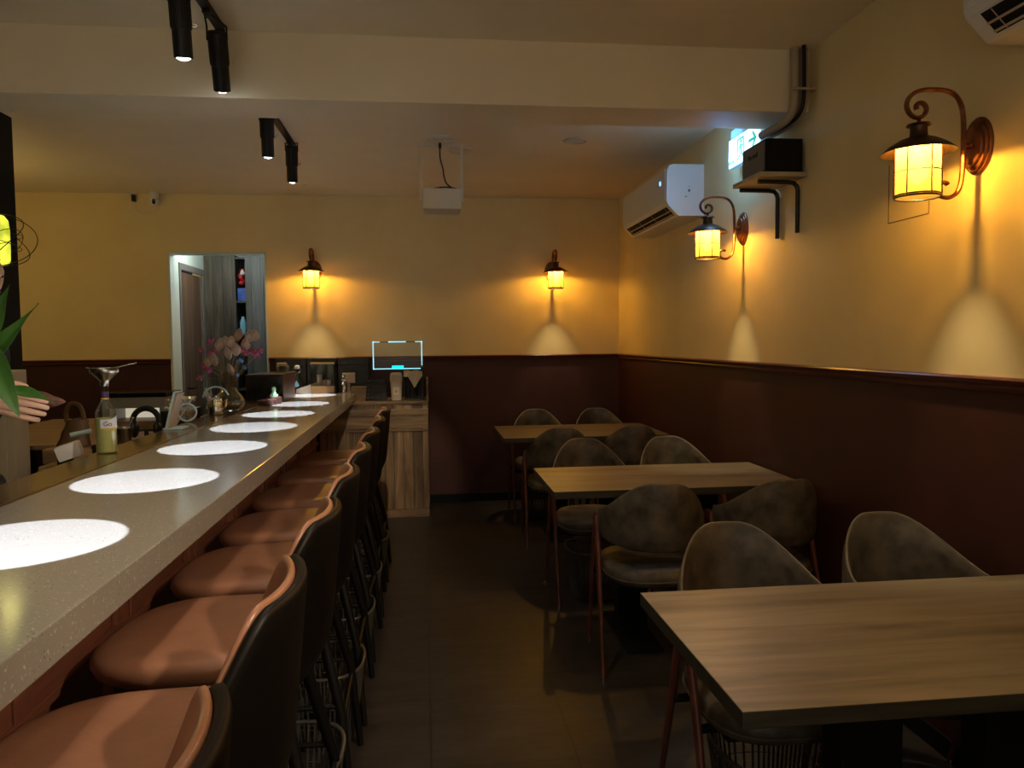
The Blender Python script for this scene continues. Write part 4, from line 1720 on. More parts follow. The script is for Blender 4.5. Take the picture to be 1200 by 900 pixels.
b.lathe([(0, 0), (.038, 0), (.040, .006), (.034, .09), (.030, .097), (.012, .102), (.008, .112), (0, .114)], (0, 0, 0), 32)
b.build('pot', 'steel', t)
b = MB()
b.tube(smooth_path([(.034, -.01, .02), (.060, -.02, .05), (.062, -.02, .09)]), .006, 8)
b.build('spout', 'gold', t)
b = MB()
b.tube(arc((.0, .09), .075, 170, 20, 16, 'xz'), .0055, 8)
b.build('handle', 'tealwhite', t)
b = MB()
for z in (.02, .05, .08):
    b.tube([((.0395 - .006 * z / .09) * math.cos(2 * PI * k / 28), (.0395 - .006 * z / .09) * math.sin(2 * PI * k / 28), z) for k in range(28)], .0022, 6, closed=True)
b.build('copper_band', 'gold', t)

t = thing('microwave', 'grey white counter oven with a dark top and lit opening beyond the bar tools', 'oven', (-1.88, 5.2, 0))
b = MB()
b.box(-.20, .20, 0, .30, .985, 1.055, bev=.006)
b.box(-.20, -.155, 0, .30, .90, .99, bev=.004)
b.box(.155, .20, 0, .30, .90, .99, bev=.004)
b.build('housing', 'microwave', t, smooth=False)
b = MB()
b.box(-.205, .205, -.005, .305, 1.055, 1.085, bev=.004)
b.build('top_plate', 'blackgloss', t, smooth=False)
b = MB()
b.box(-.155, .155, .27, .30, .90, .985)
b.build('inner_wall', mat('lit_oven_inside', (.5, .45, .35), .5, emit=(.9, .8, .6), estr=.35), t, smooth=False)
b = MB()
b.box(-.205, .205, -.005, .305, .86, .90, bev=.003)
b.build('base', 'board', t, smooth=False)
t = thing('rear_counter', 'dark cupboard with a wooden top along the far left behind the bar', 'counter', (-2.2, 4.9, 0))
b = MB()
b.box(-.50, .54, -.52, 1.0, 0, .835)
b.build('body', 'blackmatte', t, smooth=False)
b = MB()
b.box(-.50, .55, -.54, 1.0, .835, .86, bev=.003)
b.build('worktop', 'board', t, smooth=False)

# beige cupboard and brown bag near the left edge
t = thing('beige_cupboard', 'tall beige cupboard panel behind the person at the left edge', 'cupboard', (-1.86, 3.45, 0))
b = MB()
b.box(-.30, .135, -.02, .10, 0, 1.295, bev=.004)
b.build('body', 'beige', t, smooth=False)
b = MB()
b.box(-.29, .105, -.032, -.019, .10, 1.27, bev=.003)
b.build('door', 'beige', t, smooth=False)
t = thing('cutting_board', 'pale wooden board on the work counter below the hand', 'board', (-1.50, 3.40, ZP + 0))
b = MB()
b.box(-.115, .115, -.02, .22, 0, .022, bev=.004)
b.build('board', 'board', t, smooth=False)
t = thing('wooden_block', 'low wooden block under the brown leather bag', 'board', (-1.60, 3.68, ZP))
b = MB()
b.box(-.10, .13, -.08, .08, 0, .065, bev=.004)
b.build('block', 'board', t, smooth=False)
t = thing('handbag', 'soft brown leather bag with a loop handle on the work counter', 'bag', (-1.60, 3.68, ZP + .065))
b = MB()
n = 24
rings = []
rn = random.Random(3)
for k in range(9):
    u = k / 8
    w = .070 * (1 - .35 * u) * (1 + .05 * math.sin(k * 1.7))
    dd = .05 * (1 - .55 * u)
    rings.append([(w * math.copysign(abs(math.cos(2 * PI * q / n)) ** .8, math.cos(2 * PI * q / n)) * (1 + .05 * math.sin(q * 2.3 + k)) + .02 * u,
                   dd * math.sin(2 * PI * q / n) * (1 + .10 * math.sin(q * 3.1 + k)), .002 + .13 * u * (1 - .10 * abs(math.cos(2 * PI * q / n)))) for q in range(n)])
b.loft(rings)
b.build('body', 'bag', t, angle=70)
b = MB()
b.tube(smooth_path([(-.025, 0, .115), (-.03, 0, .16), (-.005, .0, .20), (.03, 0, .195), (.045, 0, .16), (.05, 0, .115)]), .007, 8, flat=1.5)
b.build('handle', 'bag', t)

# ================================================================== FAR END OF THE BAR
t = thing('display_box', 'dark glass fronted box with a red brown side on the bar behind the vase', 'box', (-1.14, 5.72, .98))
b = MB()
b.box(-.13, .13, -.10, .40, 0, .185, bev=.004)
b.build('box', 'redbrown', t, smooth=False)
b = MB()
b.box(-.125, .125, -.105, -.099, .005, .18, bev=.001)
b.build('front', 'blackgloss', t, smooth=False)
b = MB()
b.box(-.133, .133, -.108, .40, .185, .195, bev=.002)
b.build('lid', 'black', t, smooth=False)
for i, (x, y, z0, n_, lab) in enumerate(((-1.07, 5.28, .98, 0, 'dark red brown round dish, nearest of the stack by the vase'), (-1.06, 5.36, .98, 0, 'red brown round dish behind the nearest one by the vase'),
                                         (-1.045, 5.46, .98, 1, 'red brown round dish that carries the small green ornament'))):
    b = MB()
    b.lathe([(0, 0), (.048, 0), (.052, .006), (.052, .032 + .01 * n_), (.048, .036 + .01 * n_), (0, .036 + .01 * n_)], (0, 0, 0), 28)
    o = b.build('lacquer_dish', 'redbrown', loc=(x, y, z0))
    tag(o, lab, 'dish', 'red brown dishes on the bar')
t = thing('ornament', 'tiny pale green glass figure on the farthest red brown dish', 'ornament', (-1.045, 5.46, 1.026))
b = MB()
b.box(-.026, .026, -.015, .015, 0, .018, bev=.004)
b.lathe([(.018, .016), (.016, .03), (.010, .036), (.014, .046), (.015, .055), (.010, .066), (0, .070)], (0, 0, 0), 20)
b.build('figure', 'jade', t)

# glass jars, swing bottle, tissues
for i, (x, y, z, lab) in enumerate(((-1.085, 6.0, 1.175, 'clip top glass jar standing on the dark display box'),)):
    t = thing('clip_jar', lab, 'jar', (x, y, z))
    b = MB()
    b.lathe([(0, 0), (.040, 0), (.042, .006), (.042, .050), (.036, .058), (.036, .062), (0, .062)], (0, 0, 0), 28)
    b.build('glass', 'thin', t)
    b = MB()
    b.lathe([(0, .062), (.037, .062), (.038, .070), (.030, .074), (0, .075)], (0, 0, 0), 28)
    b.build('lid', 'bone', t)
    b = MB()
    b.tube([(.041, 0, .055), (.047, 0, .045), (.047, 0, .02), (.043, 0, .012)], .002, 6)
    b.tube([(.043 * math.cos(2 * PI * k / 24), .043 * math.sin(2 * PI * k / 24), .054) for k in range(24)], .0018, 6, closed=True)
    b.build('clip', 'steel', t)
t = thing('swing_top_bottle', 'clear swing top bottle with a white stopper at the far end of the bar', 'bottle', (-1.045, 6.455, .98))
b = MB()
b.lathe([(0, 0), (.045, 0), (.048, .006), (.048, .085), (.042, .11), (.022, .145), (.018, .165), (.018, .20), (.021, .205), (0, .206)], (0, 0, 0), 28)
b.build('glass', 'thin', t)
b = MB()
b.lathe([(.012, .205), (.020, .208), (.021, .228), (.014, .234), (0, .235)], (0, 0, 0), 20)
b.build('stopper', 'plastic', t)
b = MB()
for s_ in (-1, 1):
    b.tube(smooth_path([(s_ * .019, 0, .175), (s_ * .026, -.004, .20), (s_ * .018, 0, .224)]), .0018, 6)
b.tube([(.0195 * math.cos(2 * PI * k / 20), .0195 * math.sin(2 * PI * k / 20), .172) for k in range(20)], .0018, 6, closed=True)
b.build('wire', 'steel', t)
b = MB()
b.prism([(-.022, .070), (.0, .112), (.022, .070), (.010, .058), (-.010, .058)], 'y', -.0500, -.0486)
b.build('label', 'aqua', t)
rnd = random.Random(2)
for i in range(6):
    b = MB()
    w, d_, h = .10 + .01 * rnd.random(), .016, .055 + .012 * i
    n = 10
    rings = []
    for k in range(n + 1):
        u = k / n
        x = -w / 2 + w * u
        bulge = .012 * math.sin(PI * u) + .003 * math.sin(9 * u + i)
        rings.append([(x, -d_ * .5 + bulge * .4, 0), (x, d_ * .5 + bulge * .4, 0), (x + .006, d_ * .5 + bulge * .3, h * (.72 + .28 * u)), (x + .006, -d_ * .5 + bulge * .3, h * (.72 + .28 * u))])
    b.loft(rings)
    o = b.build('folded_napkin', 'tissue', loc=(-1.00 + .026 * i, 6.425 + .006 * i, .981), rot=(0, 0, R(14)), angle=60)
    tag(o, 'cream folded paper napkin, %s from the left in its row on the bar' % ('second', 'third', 'fourth', 'fifth')[i - 1] if 0 < i < 5 else ('cream folded paper napkin at the left end of its row on the bar' if i == 0 else 'cream folded paper napkin at the right end of its row on the bar'),
        'napkin', 'folded napkins standing on the far end of the bar')

# three black woven boxes on the back shelf
for i, (x0, x1, lab) in enumerate(((-1.235, -.985, 'black woven box on the back shelf, next to the opening'), (-.980, -.735, 'black woven box on the back shelf behind the glass dispenser'),
                                   (-.727, -.470, 'black woven box on the back shelf, right of the glass dispenser'))):
    t = thing('woven_box', lab, 'box', ((x0 + x1) / 2, 6.580, .955), 0, 'black woven boxes on the back shelf')
    w = (x1 - x0) / 2 - .003
    if i == 2:
        t.location.z = .955
    b = MB()
    b.box(-w, w, -.045, .045, 0, .255, bev=.003)
    b.build('body', mottled('black_woven_%d' % i, (.005, .005, .004), (.022, .020, .016), 60, .5, .5, 40), t, smooth=False)
    b = MB()
    b.box(-w - .002, w + .002, -.048, .045, .255, .312, bev=.004)
    b.build('lid', bpy.data.materials['black_woven_%d' % i], t, smooth=False)
t = thing('glass_dispenser', 'clear glass box with small cups on a wooden base at the bar end', 'display case', (-.835, 6.450, .98))
b = MB()
b.box(-.095, .095, -.06, .06, .0, .062, bev=.003)
b.build('base', mat('honey_wood', (.24, .12, .035), .4), t, smooth=False)
b = MB()
for (x0, x1, y0, y1) in ((-.095, .095, -.06, -.057), (-.095, .095, .057, .06), (-.095, -.092, -.06, .06), (.092, .095, -.06, .06)):
    b.box(x0, x1, y0, y1, .062, .245)
b.build('glass_walls', 'thin', t, smooth=False)
b = MB()
b.box(-.098, .098, -.063, .063, .245, .256, bev=.002)
b.build('lid', 'gold', t, smooth=False)
for (x, h) in ((-.03, .095), (.04, .045)):
    b = MB()
    b.lathe([(0, 0), (.020, 0), (.023, h), (.020, h), (.017, .004), (0, .004)], (x, 0, .063), 18)
    b.build('inner_cup', 'pink_dust', t)
t = thing('tap_fitting', 'small steel and copper coffee tamper stand at the end of the bar', 'tamper', (-.67, 6.44, .98))
b = MB()
b.lathe([(0, 0), (.020, 0), (.022, .01), (.018, .05), (.014, .058), (.024, .075), (.026, .10), (.018, .125), (.010, .135), (.012, .148), (0, .152)], (0, 0, 0), 24)
b.build('tamper', 'steel', t)
b = MB()
b.tube([(0, .0, .115), (.03, 0, .13), (.05, 0, .12)], .006, 8)
b.build('arm', 'steel', t)
t = thing('card_reader', 'dusty pink tablet shaped device behind the tamper', 'device', (-.635, 6.49, .98))
b = MB()
b.box(-.05, .055, -.008, .008, .08, .165, bev=.004)
b.box(-.012, .012, -.006, .006, 0, .085)
b.box(-.03, .03, -.02, .02, 0, .008)
b.build('body', 'pink_dust', t, smooth=False)
for k, (x, y) in enumerate(((-.52, 6.30),)):
    t = thing('wooden_crate', 'dark wooden tray box on the back cabinet left of the folded black bundles', 'box', (x, 6.40, .928 - .015))
    b = MB()
    b.box(-.085, .085, -.06, .08, 0, .12, bev=.004)
    b.build('body', 'plank_h', t, smooth=False)
# folded black bundles
for i in range(5):
    b = MB()
    z0 = .928 + .033 * i
    w = .085 - .003 * i
    for q in range(3):
        b.box(-w, w, -.05, .05, .0105 * q, .0105 * q + .0095, bev=.004)
    b.tube([(-w + .012, -.052, .0), (-w + .02, -.054, .02), (-w + .05, -.053, .028)], .003, 6)
    b.sphere((-w + .02, -.054, .020), .006, 8, mi=1)
    b.sphere((w - .025, -.054, .012), .004, 8, mi=1)
    o = b.build('folded_apron', ['black', 'steel'], loc=(-.395 + .004 * (i % 2), 6.27, z0))
    o.rotation_euler = (0, 0, R(rnd.uniform(-3, 3)))
    tag(o, ('bottom', 'second from the bottom', 'middle', 'second from the top', 'topmost')[i] + ' of the stacked black folded aprons on the back cabinet', 'apron', 'black folded aprons on the back cabinet')
t = thing('small_bin', 'cream plastic table bin with a swing lid on the back cabinet', 'bin', (-.232, 6.25, .928))
b = MB()
rings = []
for z, w, d_ in ((0, .036, .032), (.004, .040, .036), (.145, .048, .042), (.150, .050, .044), (.155, .050, .044)):
    rings.append([(w * math.copysign(abs(math.cos(2 * PI * q / 32)) ** .4, math.cos(2 * PI * q / 32)), d_ * math.copysign(abs(math.sin(2 * PI * q / 32)) ** .4, math.sin(2 * PI * q / 32)), z) for q in range(32)])
b.loft(rings)
b.build('body', 'bone', t)
b = MB()
rings = []
for z, w, d_ in ((.156, .051, .045), (.190, .050, .043), (.212, .046, .036), (.222, .038, .026), (.224, .02, .012)):
    rings.append([(w * math.copysign(abs(math.cos(2 * PI * q / 32)) ** .4, math.cos(2 * PI * q / 32)), d_ * math.copysign(abs(math.sin(2 * PI * q / 32)) ** .4, math.sin(2 * PI * q / 32)), z) for q in range(32)])
b.loft(rings)
b.tube([(-.038, -.0475, .165), (-.038, -.046, .195), (-.024, -.046, .20)], .003, 6)
b.build('swing_lid', 'bone', t)
b = MB()
b.box(-.024, .024, -.0440, -.0385, .045, .105, bev=.001)
b.lathe([(.012, 0), (.012, .002), (0, .002)], (0, -.0442, .073), 20, mi=1, rot=(PI / 2, 0, 0))
b.build('label', ['tissue', 'pink_dust'], t, smooth=False)
t = thing('glass_rack', 'black rack with drinking glasses at the right end of the back cabinet', 'rack', (-.095, 6.28, .928))
b = MB()
b.box(-.075, .085, -.06, .06, 0, .012, bev=.002)
b.box(.060, .085, -.06, .06, .012, .27, bev=.002)
b.box(-.075, .06, .045, .06, .012, .22, bev=.002)
b.box(-.076, -.070, -.06, .05, .012, .22, bev=.001)
b.build('frame', 'black', t, smooth=False)
for x in (-.045, .010):
    b = MB()
    b.lathe([(0, 0), (.022, 0), (.024, .10), (.022, .10), (.019, .006), (0, .006)], (x, -.02, .013), 20)
    b.build('drinking_glass', 'thin', t)
t = thing('draped_cloth', 'cream cloth hanging in a point over the black glass rack', 'cloth', (-.10, 6.21, .928))
b = MB()


def cl(u, v):
    x = -.072 + .150 * u
    edge = .07 + .16 * abs(u - .55) * 1.7
    bot = min(.19, .035 + edge * (1.0 if u < .55 else .85))
    z = .232 - (.232 - bot) * v
    return Vector((x, -.004 + .010 * math.sin(u * 14 + v * 2) * (.4 + v) - .004 * v, z))


b.slab(cl, 26, 14, lambda u, v: Vector((0, .003, 0)))
b.slab(lambda u, v: Vector((-.072 + .150 * u, .0 + .10 * v, .232 + .004 * math.sin(u * 12))), 16, 4, lambda u, v: Vector((0, 0, .003)))
b.build('fabric', 'tissue', t, angle=80)
# lit frame
t = thing('lit_acrylic_sign', 'clear sign panel with a glowing pale cyan edge above the back cabinet', 'lit sign', (-.224, 6.42, 1.172))
b = MB()
b.box(-.197, .197, -.003, .003, .005, .225)
b.build('clear_panel', 'thin', t, smooth=False)
b = MB()
b.box(-.203, -.195, -.005, .005, 0, .230, bev=.001)
b.box(.195, .203, -.005, .005, .03, .230, bev=.001)
b.box(-.203, .195, -.005, .005, 0, .008, bev=.001)
b.box(-.075, .070, -.005, .005, .222, .232, bev=.001)
b.box(-.200, -.145, -.005, .005, .223, .230, bev=.001)
b.box(.145, .203, -.005, .005, .223, .230, bev=.001)
b.build('light_strip', 'cyan', t, smooth=False)
b = MB()
b.box(-.145, -.075, -.004, .004, .223, .229)
b.box(.070, .145, -.004, .004, .223, .229)
b.box(.196, .208, -.02, .02, -.243, .030)
b.build('dark_edge', 'black', t, smooth=False)
b = MB()
b.box(-.048, .048, -.007, .007, .004, .030, bev=.001)
b.build('controller', 'cyan2', t, smooth=False)

# ================================================================== PASSAGE: TALL CUPBOARD AND WHAT IT HOLDS
t = thing('tall_cupboard', 'tall grey plank cupboard with an open shelf slot in the passage', 'cupboard', (-1.65, 7.66, 0))
b = MB()
b.box(-.438, -.150, 0, .42, 0, 2.245)
b.build('left_front', 'darkplank', t, smooth=False)
b = MB()
b.box(-.052, .445, -.02, .42, 0, 2.235)
b.build('right_front', 'greyplank', t, smooth=False)
b = MB()
for z in (.55, .95, 1.30, 1.48, 1.80, 2.22):
    b.box(-.150, -.052, .02, .42, z - .009, z + .009)
b.box(-.150, -.052, .40, .42, 0, 2.24)
b.build('shelf', 'greyplank', t, smooth=False)
t = thing('red_bag', 'red crumpled bag on the upper shelf of the passage cupboard', 'bag', (-1.752, 7.75, 1.935))
b = MB()
for k in range(9):
    b.sphere((rnd.uniform(-.016, .016), rnd.uniform(-.02, .03), .05 + .014 * k), (.028, .034, .026), 12)
b.build('bag', 'red', t)
t = thing('blue_box', 'blue carton under the red bag on the passage shelf', 'box', (-1.752, 7.75, 1.809))
b = MB()
b.box(-.040, .038, -.05, .05, 0, .125, bev=.006)
b.build('carton', 'bluep', t, smooth=False)
t = thing('aqua_bottle', 'pale blue bottle on the middle shelf of the passage cupboard', 'bottle', (-1.757, 7.74, 1.489))
b = MB()
b.lathe([(0, 0), (.028, 0), (.030, .006), (.030, .12), (.014, .15), (.014, .17), (0, .172)], (0, 0, 0), 20)
b.build('bottle', 'aqua', t)
t = thing('pink_tin', 'small pink and white tin on a lower shelf of the passage cupboard', 'tin', (-1.757, 7.74, 1.309))
b = MB()
b.lathe([(0, 0), (.032, 0), (.032, .07), (0, .07)], (0, 0, 0), 20)
b.build('tin', mat('pink_tin_paint', (.6, .12, .25), .4), t)
b = MB()
b.lathe([(0, .07), (.033, .07), (.033, .085), (0, .088)], (0, 0, 0), 20)
b.build('lid', 'black', t)
t = thing('clip_light', 'small white clip lamp at the top of the cupboard slot', 'lamp', (-1.71, 7.63, 2.05))
b = MB()
b.lathe([(.006, 0), (.032, .022), (.030, .026), (.004, .006)], (0, 0, .02), 20, rot=(0, R(-70), 0))
b.box(-.004, .004, 0, .03, .01, .03)
b.build('shade', 'plastic', t)

# ================================================================== PENDANT WITH WIRE CAGE (left edge)
t = thing('pendant_lamp', 'yellow green glass pendant lamp in a loose black wire cage at the left edge', 'pendant lamp', (-1.722, 3.30, 1.730))
t.scale = (1.1, 1.1, 1.1)
b = MB()
prof = [(.050, .004), (.060, .0), (.064, .012), (.0655, .05), (.0655, .12), (.062, .155), (.050, .172), (.015, .176)]
b.lathe(prof, (0, 0, 0), 36)
b.build('glass_shade', 'greenglass', t)
b = MB()
for k in range(7):
    a = 2 * PI * k / 7 + .35
    ux, uy = math.cos(a), math.sin(a)
    vx, vy = -uy, ux
    pts = []
    for q in range(13):
        th = -PI / 2 + PI * q / 12
        rr = .152 * math.cos(th) ** .8 if q not in (0, 12) else .02
        zz = .085 + .095 * math.sin(th)
        tw = .05 * math.sin(2 * th)
        pts.append((ux * rr + vx * tw, uy * rr + vy * tw, zz))
    b.tube(smooth_path(pts, 1), .0016, 6)
for k in range(3):
    b.tube([(.100 * math.cos(2 * PI * q / 32) * (1 + .08 * math.sin(3 * 2 * PI * q / 32 + k)), .100 * math.sin(2 * PI * q / 32), .085 + .035 * math.sin(2 * PI * q / 32 * (1 + k % 2) + 2.1 * k)) for q in range(32)], .0014, 5, closed=True)
b.build('wire_cage', 'black', t)
b = MB()
b.tube([(0, 0, .176), (0, 0, (2.397 - 1.73) / 1.1)], .003, 6)
b.lathe([(0, .17), (.016, .172), (.016, .20), (.004, .21)], (0, 0, 0), 16)
b.lathe([(.04, (2.397 - 1.73) / 1.1 - .02), (.04, (2.397 - 1.73) / 1.1), (.0, (2.397 - 1.73) / 1.1)], (0, 0, 0), 20)
b.build('cord', 'black', t)
pend = t
lamp('POINT', 'pendant_light', (-1.722, 3.30, 1.70), 1.0, (0.95, 0.85, 0.25), 0.05)
for (x, y, z, w_, lab) in ((-3.15, 5.3, 1.75, 4.5, 'added yellow green pendant lamp, unseen behind the black pillar, lighting the left wall'),):
    o = copy_tree(pend)
    o.location = (x, y, z)
    top = (ZCB if y > 3.4 else ZCF)
    b = MB()
    b.tube([(0, 0, (2.397 - 1.73) / 1.1), (0, 0, (top - z) / 1.1)], .003, 6)
    b.build('upper_cord', 'black', o)
    tag(o, lab, 'pendant lamp')
    lamp('POINT', 'pendant_light', (x, y, z + .30), w_, (1.0, 0.72, 0.26), 0.06)  # light of the added pendant, brightens left wall and ceiling

# ================================================================== PLANT (left edge)
PXc, PYc = -1.20, 2.14
t = thing('potted_plant', 'broad leaved green plant in a dark pot on the bar ledge at the left edge', 'plant', (PXc, PYc, .98))
b = MB()
b.lathe([(0, 0), (.052, 0), (.058, .01), (.072, .12), (.076, .124), (.070, .126), (.066, .112), (0, .11)], (0, 0, 0), 32)
b.build('pot', 'blackgloss', t)


def leaf(base, tip, width, sag, roll, name='leaf'):
    base, tip = Vector(base), Vector(tip)
    d = tip - base
    side = d.cross(Vector((0, 0, 1)))
    if side.length < 1e-4:
        side = Vector((1, 0, 0))
    side.normalize()
    side = Matrix.Rotation(R(roll), 3, d.normalized()) @ side
    nrm = side.cross(d).normalized()
    b = MB()

    def fn(u, v):
        w = width * (math.sin(PI * min(1, .03 + u ** .8 * .97)) ** .85) * (1 - .25 * u)
        s_ = (v - .5) * 2
        p = base + d * u + Vector((0, 0, sag * math.sin(PI * u)))
        return p + side * (w * s_) + nrm * (abs(s_) * w * .35 + .004 * math.sin(u * 9) * s_)
    b.slab(fn, 22, 8, lambda u, v: nrm * -.0012)
    o = b.build(name, 'leaf', t, angle=80)
    b = MB()
    b.tube([fn(u / 10, .5) - nrm * .0012 for u in range(1, 9)], .0013, 5)
    b.build('midrib', 'stem', o)
    return o


def P(x, z, y=2.1):
    return (x - PXc, y - PYc, z - .98)


LV = [(P(-1.135, 1.36), P(-1.052, 1.555), .030, .0, 85), (P(-1.165, 1.32), P(-.984, 1.508), .030, -.012, 60),
      (P(-1.125, 1.40, 2.06), P(-1.003, 1.222, 2.02), .043, .030, 60), (P(-1.13, 1.285, 2.14), P(-.955, 1.243, 2.12), .020, .012, 30),
      (P(-1.22, 1.30), P(-1.36, 1.50), .032, 0, 70), (P(-1.22, 1.28), P(-1.40, 1.33), .034, .02, 20), (P(-1.20, 1.30, 2.2), P(-1.22, 1.56, 2.26), .032, 0, 80),
      (P(-1.20, 1.25, 2.0), P(-1.24, 1.30, 1.82), .034, .02, 10)]
for q in LV:
    leaf(*q)
    base = Vector(q[0])
    b = MB()
    b.tube(smooth_path([(0, 0, .10), (base.x * .3, base.y * .3, .10 + (base.z - .10) * .6), base]), .0035, 6)
    b.build('stalk', 'leaf', t)

# ================================================================== PERSON behind the bar
pr = thing('person', 'person in black clothes behind the bar at the left edge, hand reaching over the counter', 'person', (-1.66, 2.93, 0), 0)


def skin_obj(name, pts, edges, radii, mname, root, level=2, parent=pr, extra=None):
    me = bpy.data.meshes.new(name)
    me.from_pydata([tuple(p) for p in pts], edges, [])
    me.update()
    o = bpy.data.objects.new(name + '_source', me)
    COL.objects.link(o)
    sk = o.modifiers.new('skin', 'SKIN')
    for i, r_ in enumerate(radii):
        rr = r_ if isinstance(r_, tuple) else (r_, r_)
        me.skin_vertices[0].data[i].radius = rr
    for i in range(len(pts)):
        me.skin_vertices[0].data[i].use_root = (i == root)
    sk.use_smooth_shade = True
    sb = o.modifiers.new('sub', 'SUBSURF')
    sb.levels = sb.render_levels = level
    dg = bpy.context.evaluated_depsgraph_get()
    m2 = bpy.data.meshes.new_from_object(o.evaluated_get(dg))
    bpy.data.objects.remove(o)
    if extra:
        bm = bmesh.new()
        bm.from_mesh(m2)
        extra(bm)
        bm.to_mesh(m2)
        bm.free()
    for p in m2.polygons:
        p.use_smooth = True
    m2.materials.clear()
    m2.materials.append(M[mname])
    m2.name = name
    q = bpy.data.objects.new(name, m2)
    COL.objects.link(q)
    q.parent = parent
    return q


# world-space joints relative to the person's origin; facing +x (towards the guests), leaning to the work surface
O = Vector((-1.66, 2.93, 0))


def W(x, y, z):
    return Vector((x, y, z)) - O


pts, edges, rad = [], [], []


def addp(p, r_, parent_i=None):
    pts.append(p)
    rad.append(r_)
    if parent_i is not None:
        edges.append((parent_i, len(pts) - 1))
    return len(pts) - 1


pel = addp(W(-1.66, 2.93, .93), (.125, .105))
wst = addp(W(-1.655, 2.93, 1.08), (.12, .095), pel)
chs = addp(W(-1.635, 2.92, 1.25), (.14, .10), wst)
ubk = addp(W(-1.63, 2.91, 1.37), (.12, .08), chs)
nck = addp(W(-1.60, 2.89, 1.47), .05, ubk)
hdb = addp(W(-1.575, 2.875, 1.56), .055, nck)
for sy in (-1, 1):
    hp = addp(W(-1.66, 2.93 + .09 * sy, .86), .085, pel)
    kn = addp(W(-1.65, 2.93 + .10 * sy, .48), .058, hp)
    an = addp(W(-1.68, 2.93 + .10 * sy, .09), .036, kn)
    addp(W(-1.58, 2.93 + .11 * sy, .045), .034, an)
# right-hand (near) arm: reaches over to the counter
sh = addp(W(-1.61, 2.73, 1.38), .055, ubk)
el = addp(W(-1.56, 2.64, 1.165), .042, sh)
wr = addp(W(-1.415, 2.60, 1.212), .027, el)
for k, (zo, ln, yo) in enumerate(((.026, .082, .0), (.008, .090, -.004), (-.011, .084, -.004), (-.029, .066, .0))):
    a = addp(W(-1.350, 2.60 + yo, 1.222 + zo * .75), .0185, wr)
    c = addp(W(-1.290 - .004 * k, 2.592 + yo, 1.213 + zo * 1.1), .0132, a)
    d = addp(W(-1.290 - .004 * k + ln * .48, 2.590 + yo, 1.204 + zo * 1.15), .0108, c)
    e = addp(W(-1.290 - .004 * k + ln * .80, 2.602 + yo, 1.195 + zo * 1.1), .0098, d)
    addp(W(-1.290 - .004 * k + ln * .98, 2.618 + yo, 1.188 + zo * 1.05), .0080, e)
a = addp(W(-1.365, 2.585, 1.255), .0175, wr)
c = addp(W(-1.325, 2.582, 1.276), .0140, a)
d = addp(W(-1.288, 2.592, 1.278), .0122, c)
addp(W(-1.262, 2.606, 1.262), .0100, d)
# other arm hangs at the side
sh2 = addp(W(-1.62, 3.09, 1.38), .055, ubk)
el2 = addp(W(-1.70, 3.15, 1.12), .040, sh2)
wr2 = addp(W(-1.74, 3.15, .90), .025, el2)
for k, dx in enumerate((.030, .010, -.010, -.028)):
    a = addp(W(-1.735 + dx * .8, 3.148, .84), .014, wr2)
    c = addp(W(-1.730 + dx, 3.142, .795), .0098, a)
    d = addp(W(-1.728 + dx, 3.132, .765), .0088, c)
    addp(W(-1.727 + dx, 3.118, .742), .0072, d)
a = addp(W(-1.708, 3.125, .855), .013, wr2)
addp(W(-1.696, 3.108, .815), .010, a)
HC = W(-1.545, 2.865, 1.64)


def head(bm):
    res = bmesh.ops.create_uvsphere(bm, u_segments=40, v_segments=28, radius=1.0)
    fd = Vector((.93, -.36, -.10)).normalized()
    sd = Vector((0, 0, 1)).cross(fd).normalized()
    ud = fd.cross(sd).normalized()
    for v in res['verts']:
        x, y, z = v.co
        # x side, y front, z up in head space
        w = .074 * (1 - .22 * max(0, -z) ** 1.5)
        dp = .092 * (1 - .10 * max(0, -z))
        h = .112
        f = y
        add = 0.0
        if y > .2:
            add += .020 * math.exp(-((x / .16) ** 2 + ((z + .12) / .20) ** 2))      # nose
            add += .008 * math.exp(-((x / .30) ** 2 + ((z + .42) / .10) ** 2))      # lips
            add -= .009 * math.exp(-(((abs(x) - .36) / .16) ** 2 + ((z - .06) / .12) ** 2))  # sockets
            add += .006 * math.exp(-((z - .26) / .10) ** 2)                         # brow
            add += .008 * math.exp(-((x / .3) ** 2 + ((z + .78) / .16) ** 2))       # chin
        v.co = HC + sd * (x * w) + fd * (f * dp + add) + ud * (z * h)
    for sx in (-1, 1):
        e = bmesh.ops.create_uvsphere(bm, u_segments=12, v_segments=8, radius=1.0)
        for v in e['verts']:
            v.co = HC + sd * (sx * .076 + v.co.x * .008) + fd * (-.006 + v.co.y * .018) + ud * (v.co.z * .030)
    return


body = skin_obj('body', pts, edges, rad, 'skin', 0, 2, pr, head)
fd = Vector((.93, -.36, -.10)).normalized()
sd = Vector((0, 0, 1)).cross(fd).normalized()
ud = fd.cross(sd).normalized()
b = MB()
res = bmesh.ops.create_uvsphere(b.bm, u_segments=36, v_segments=24, radius=1.0)
for v in res['verts']:
    x, y, z = v.co
    lim = 1.06
    sc = 1.0
    if y > .30 and z < .45:
        sc = .80
    if z < -.35:
        sc = min(sc, .86)
    v.co = HC + sd * (x * .080 * sc) + fd * (y * .098 * sc - .008) + ud * (z * .120 * sc + .006)
b.build('hair', 'hair', pr, angle=80)
b = MB()
for sx in (-1, 1):
    c = HC + sd * (sx * .027) + fd * .080 + ud * .008
    b.sphere(c, (.010, .010, .006), 12, mi=0)
    b.sphere(c + fd * .0075, (.0045, .0045, .0045), 10, mi=1)
b.build('eyes', ['tissue', 'blackgloss'], pr)
b = MB()
c0 = HC + fd * .0925 - ud * .047
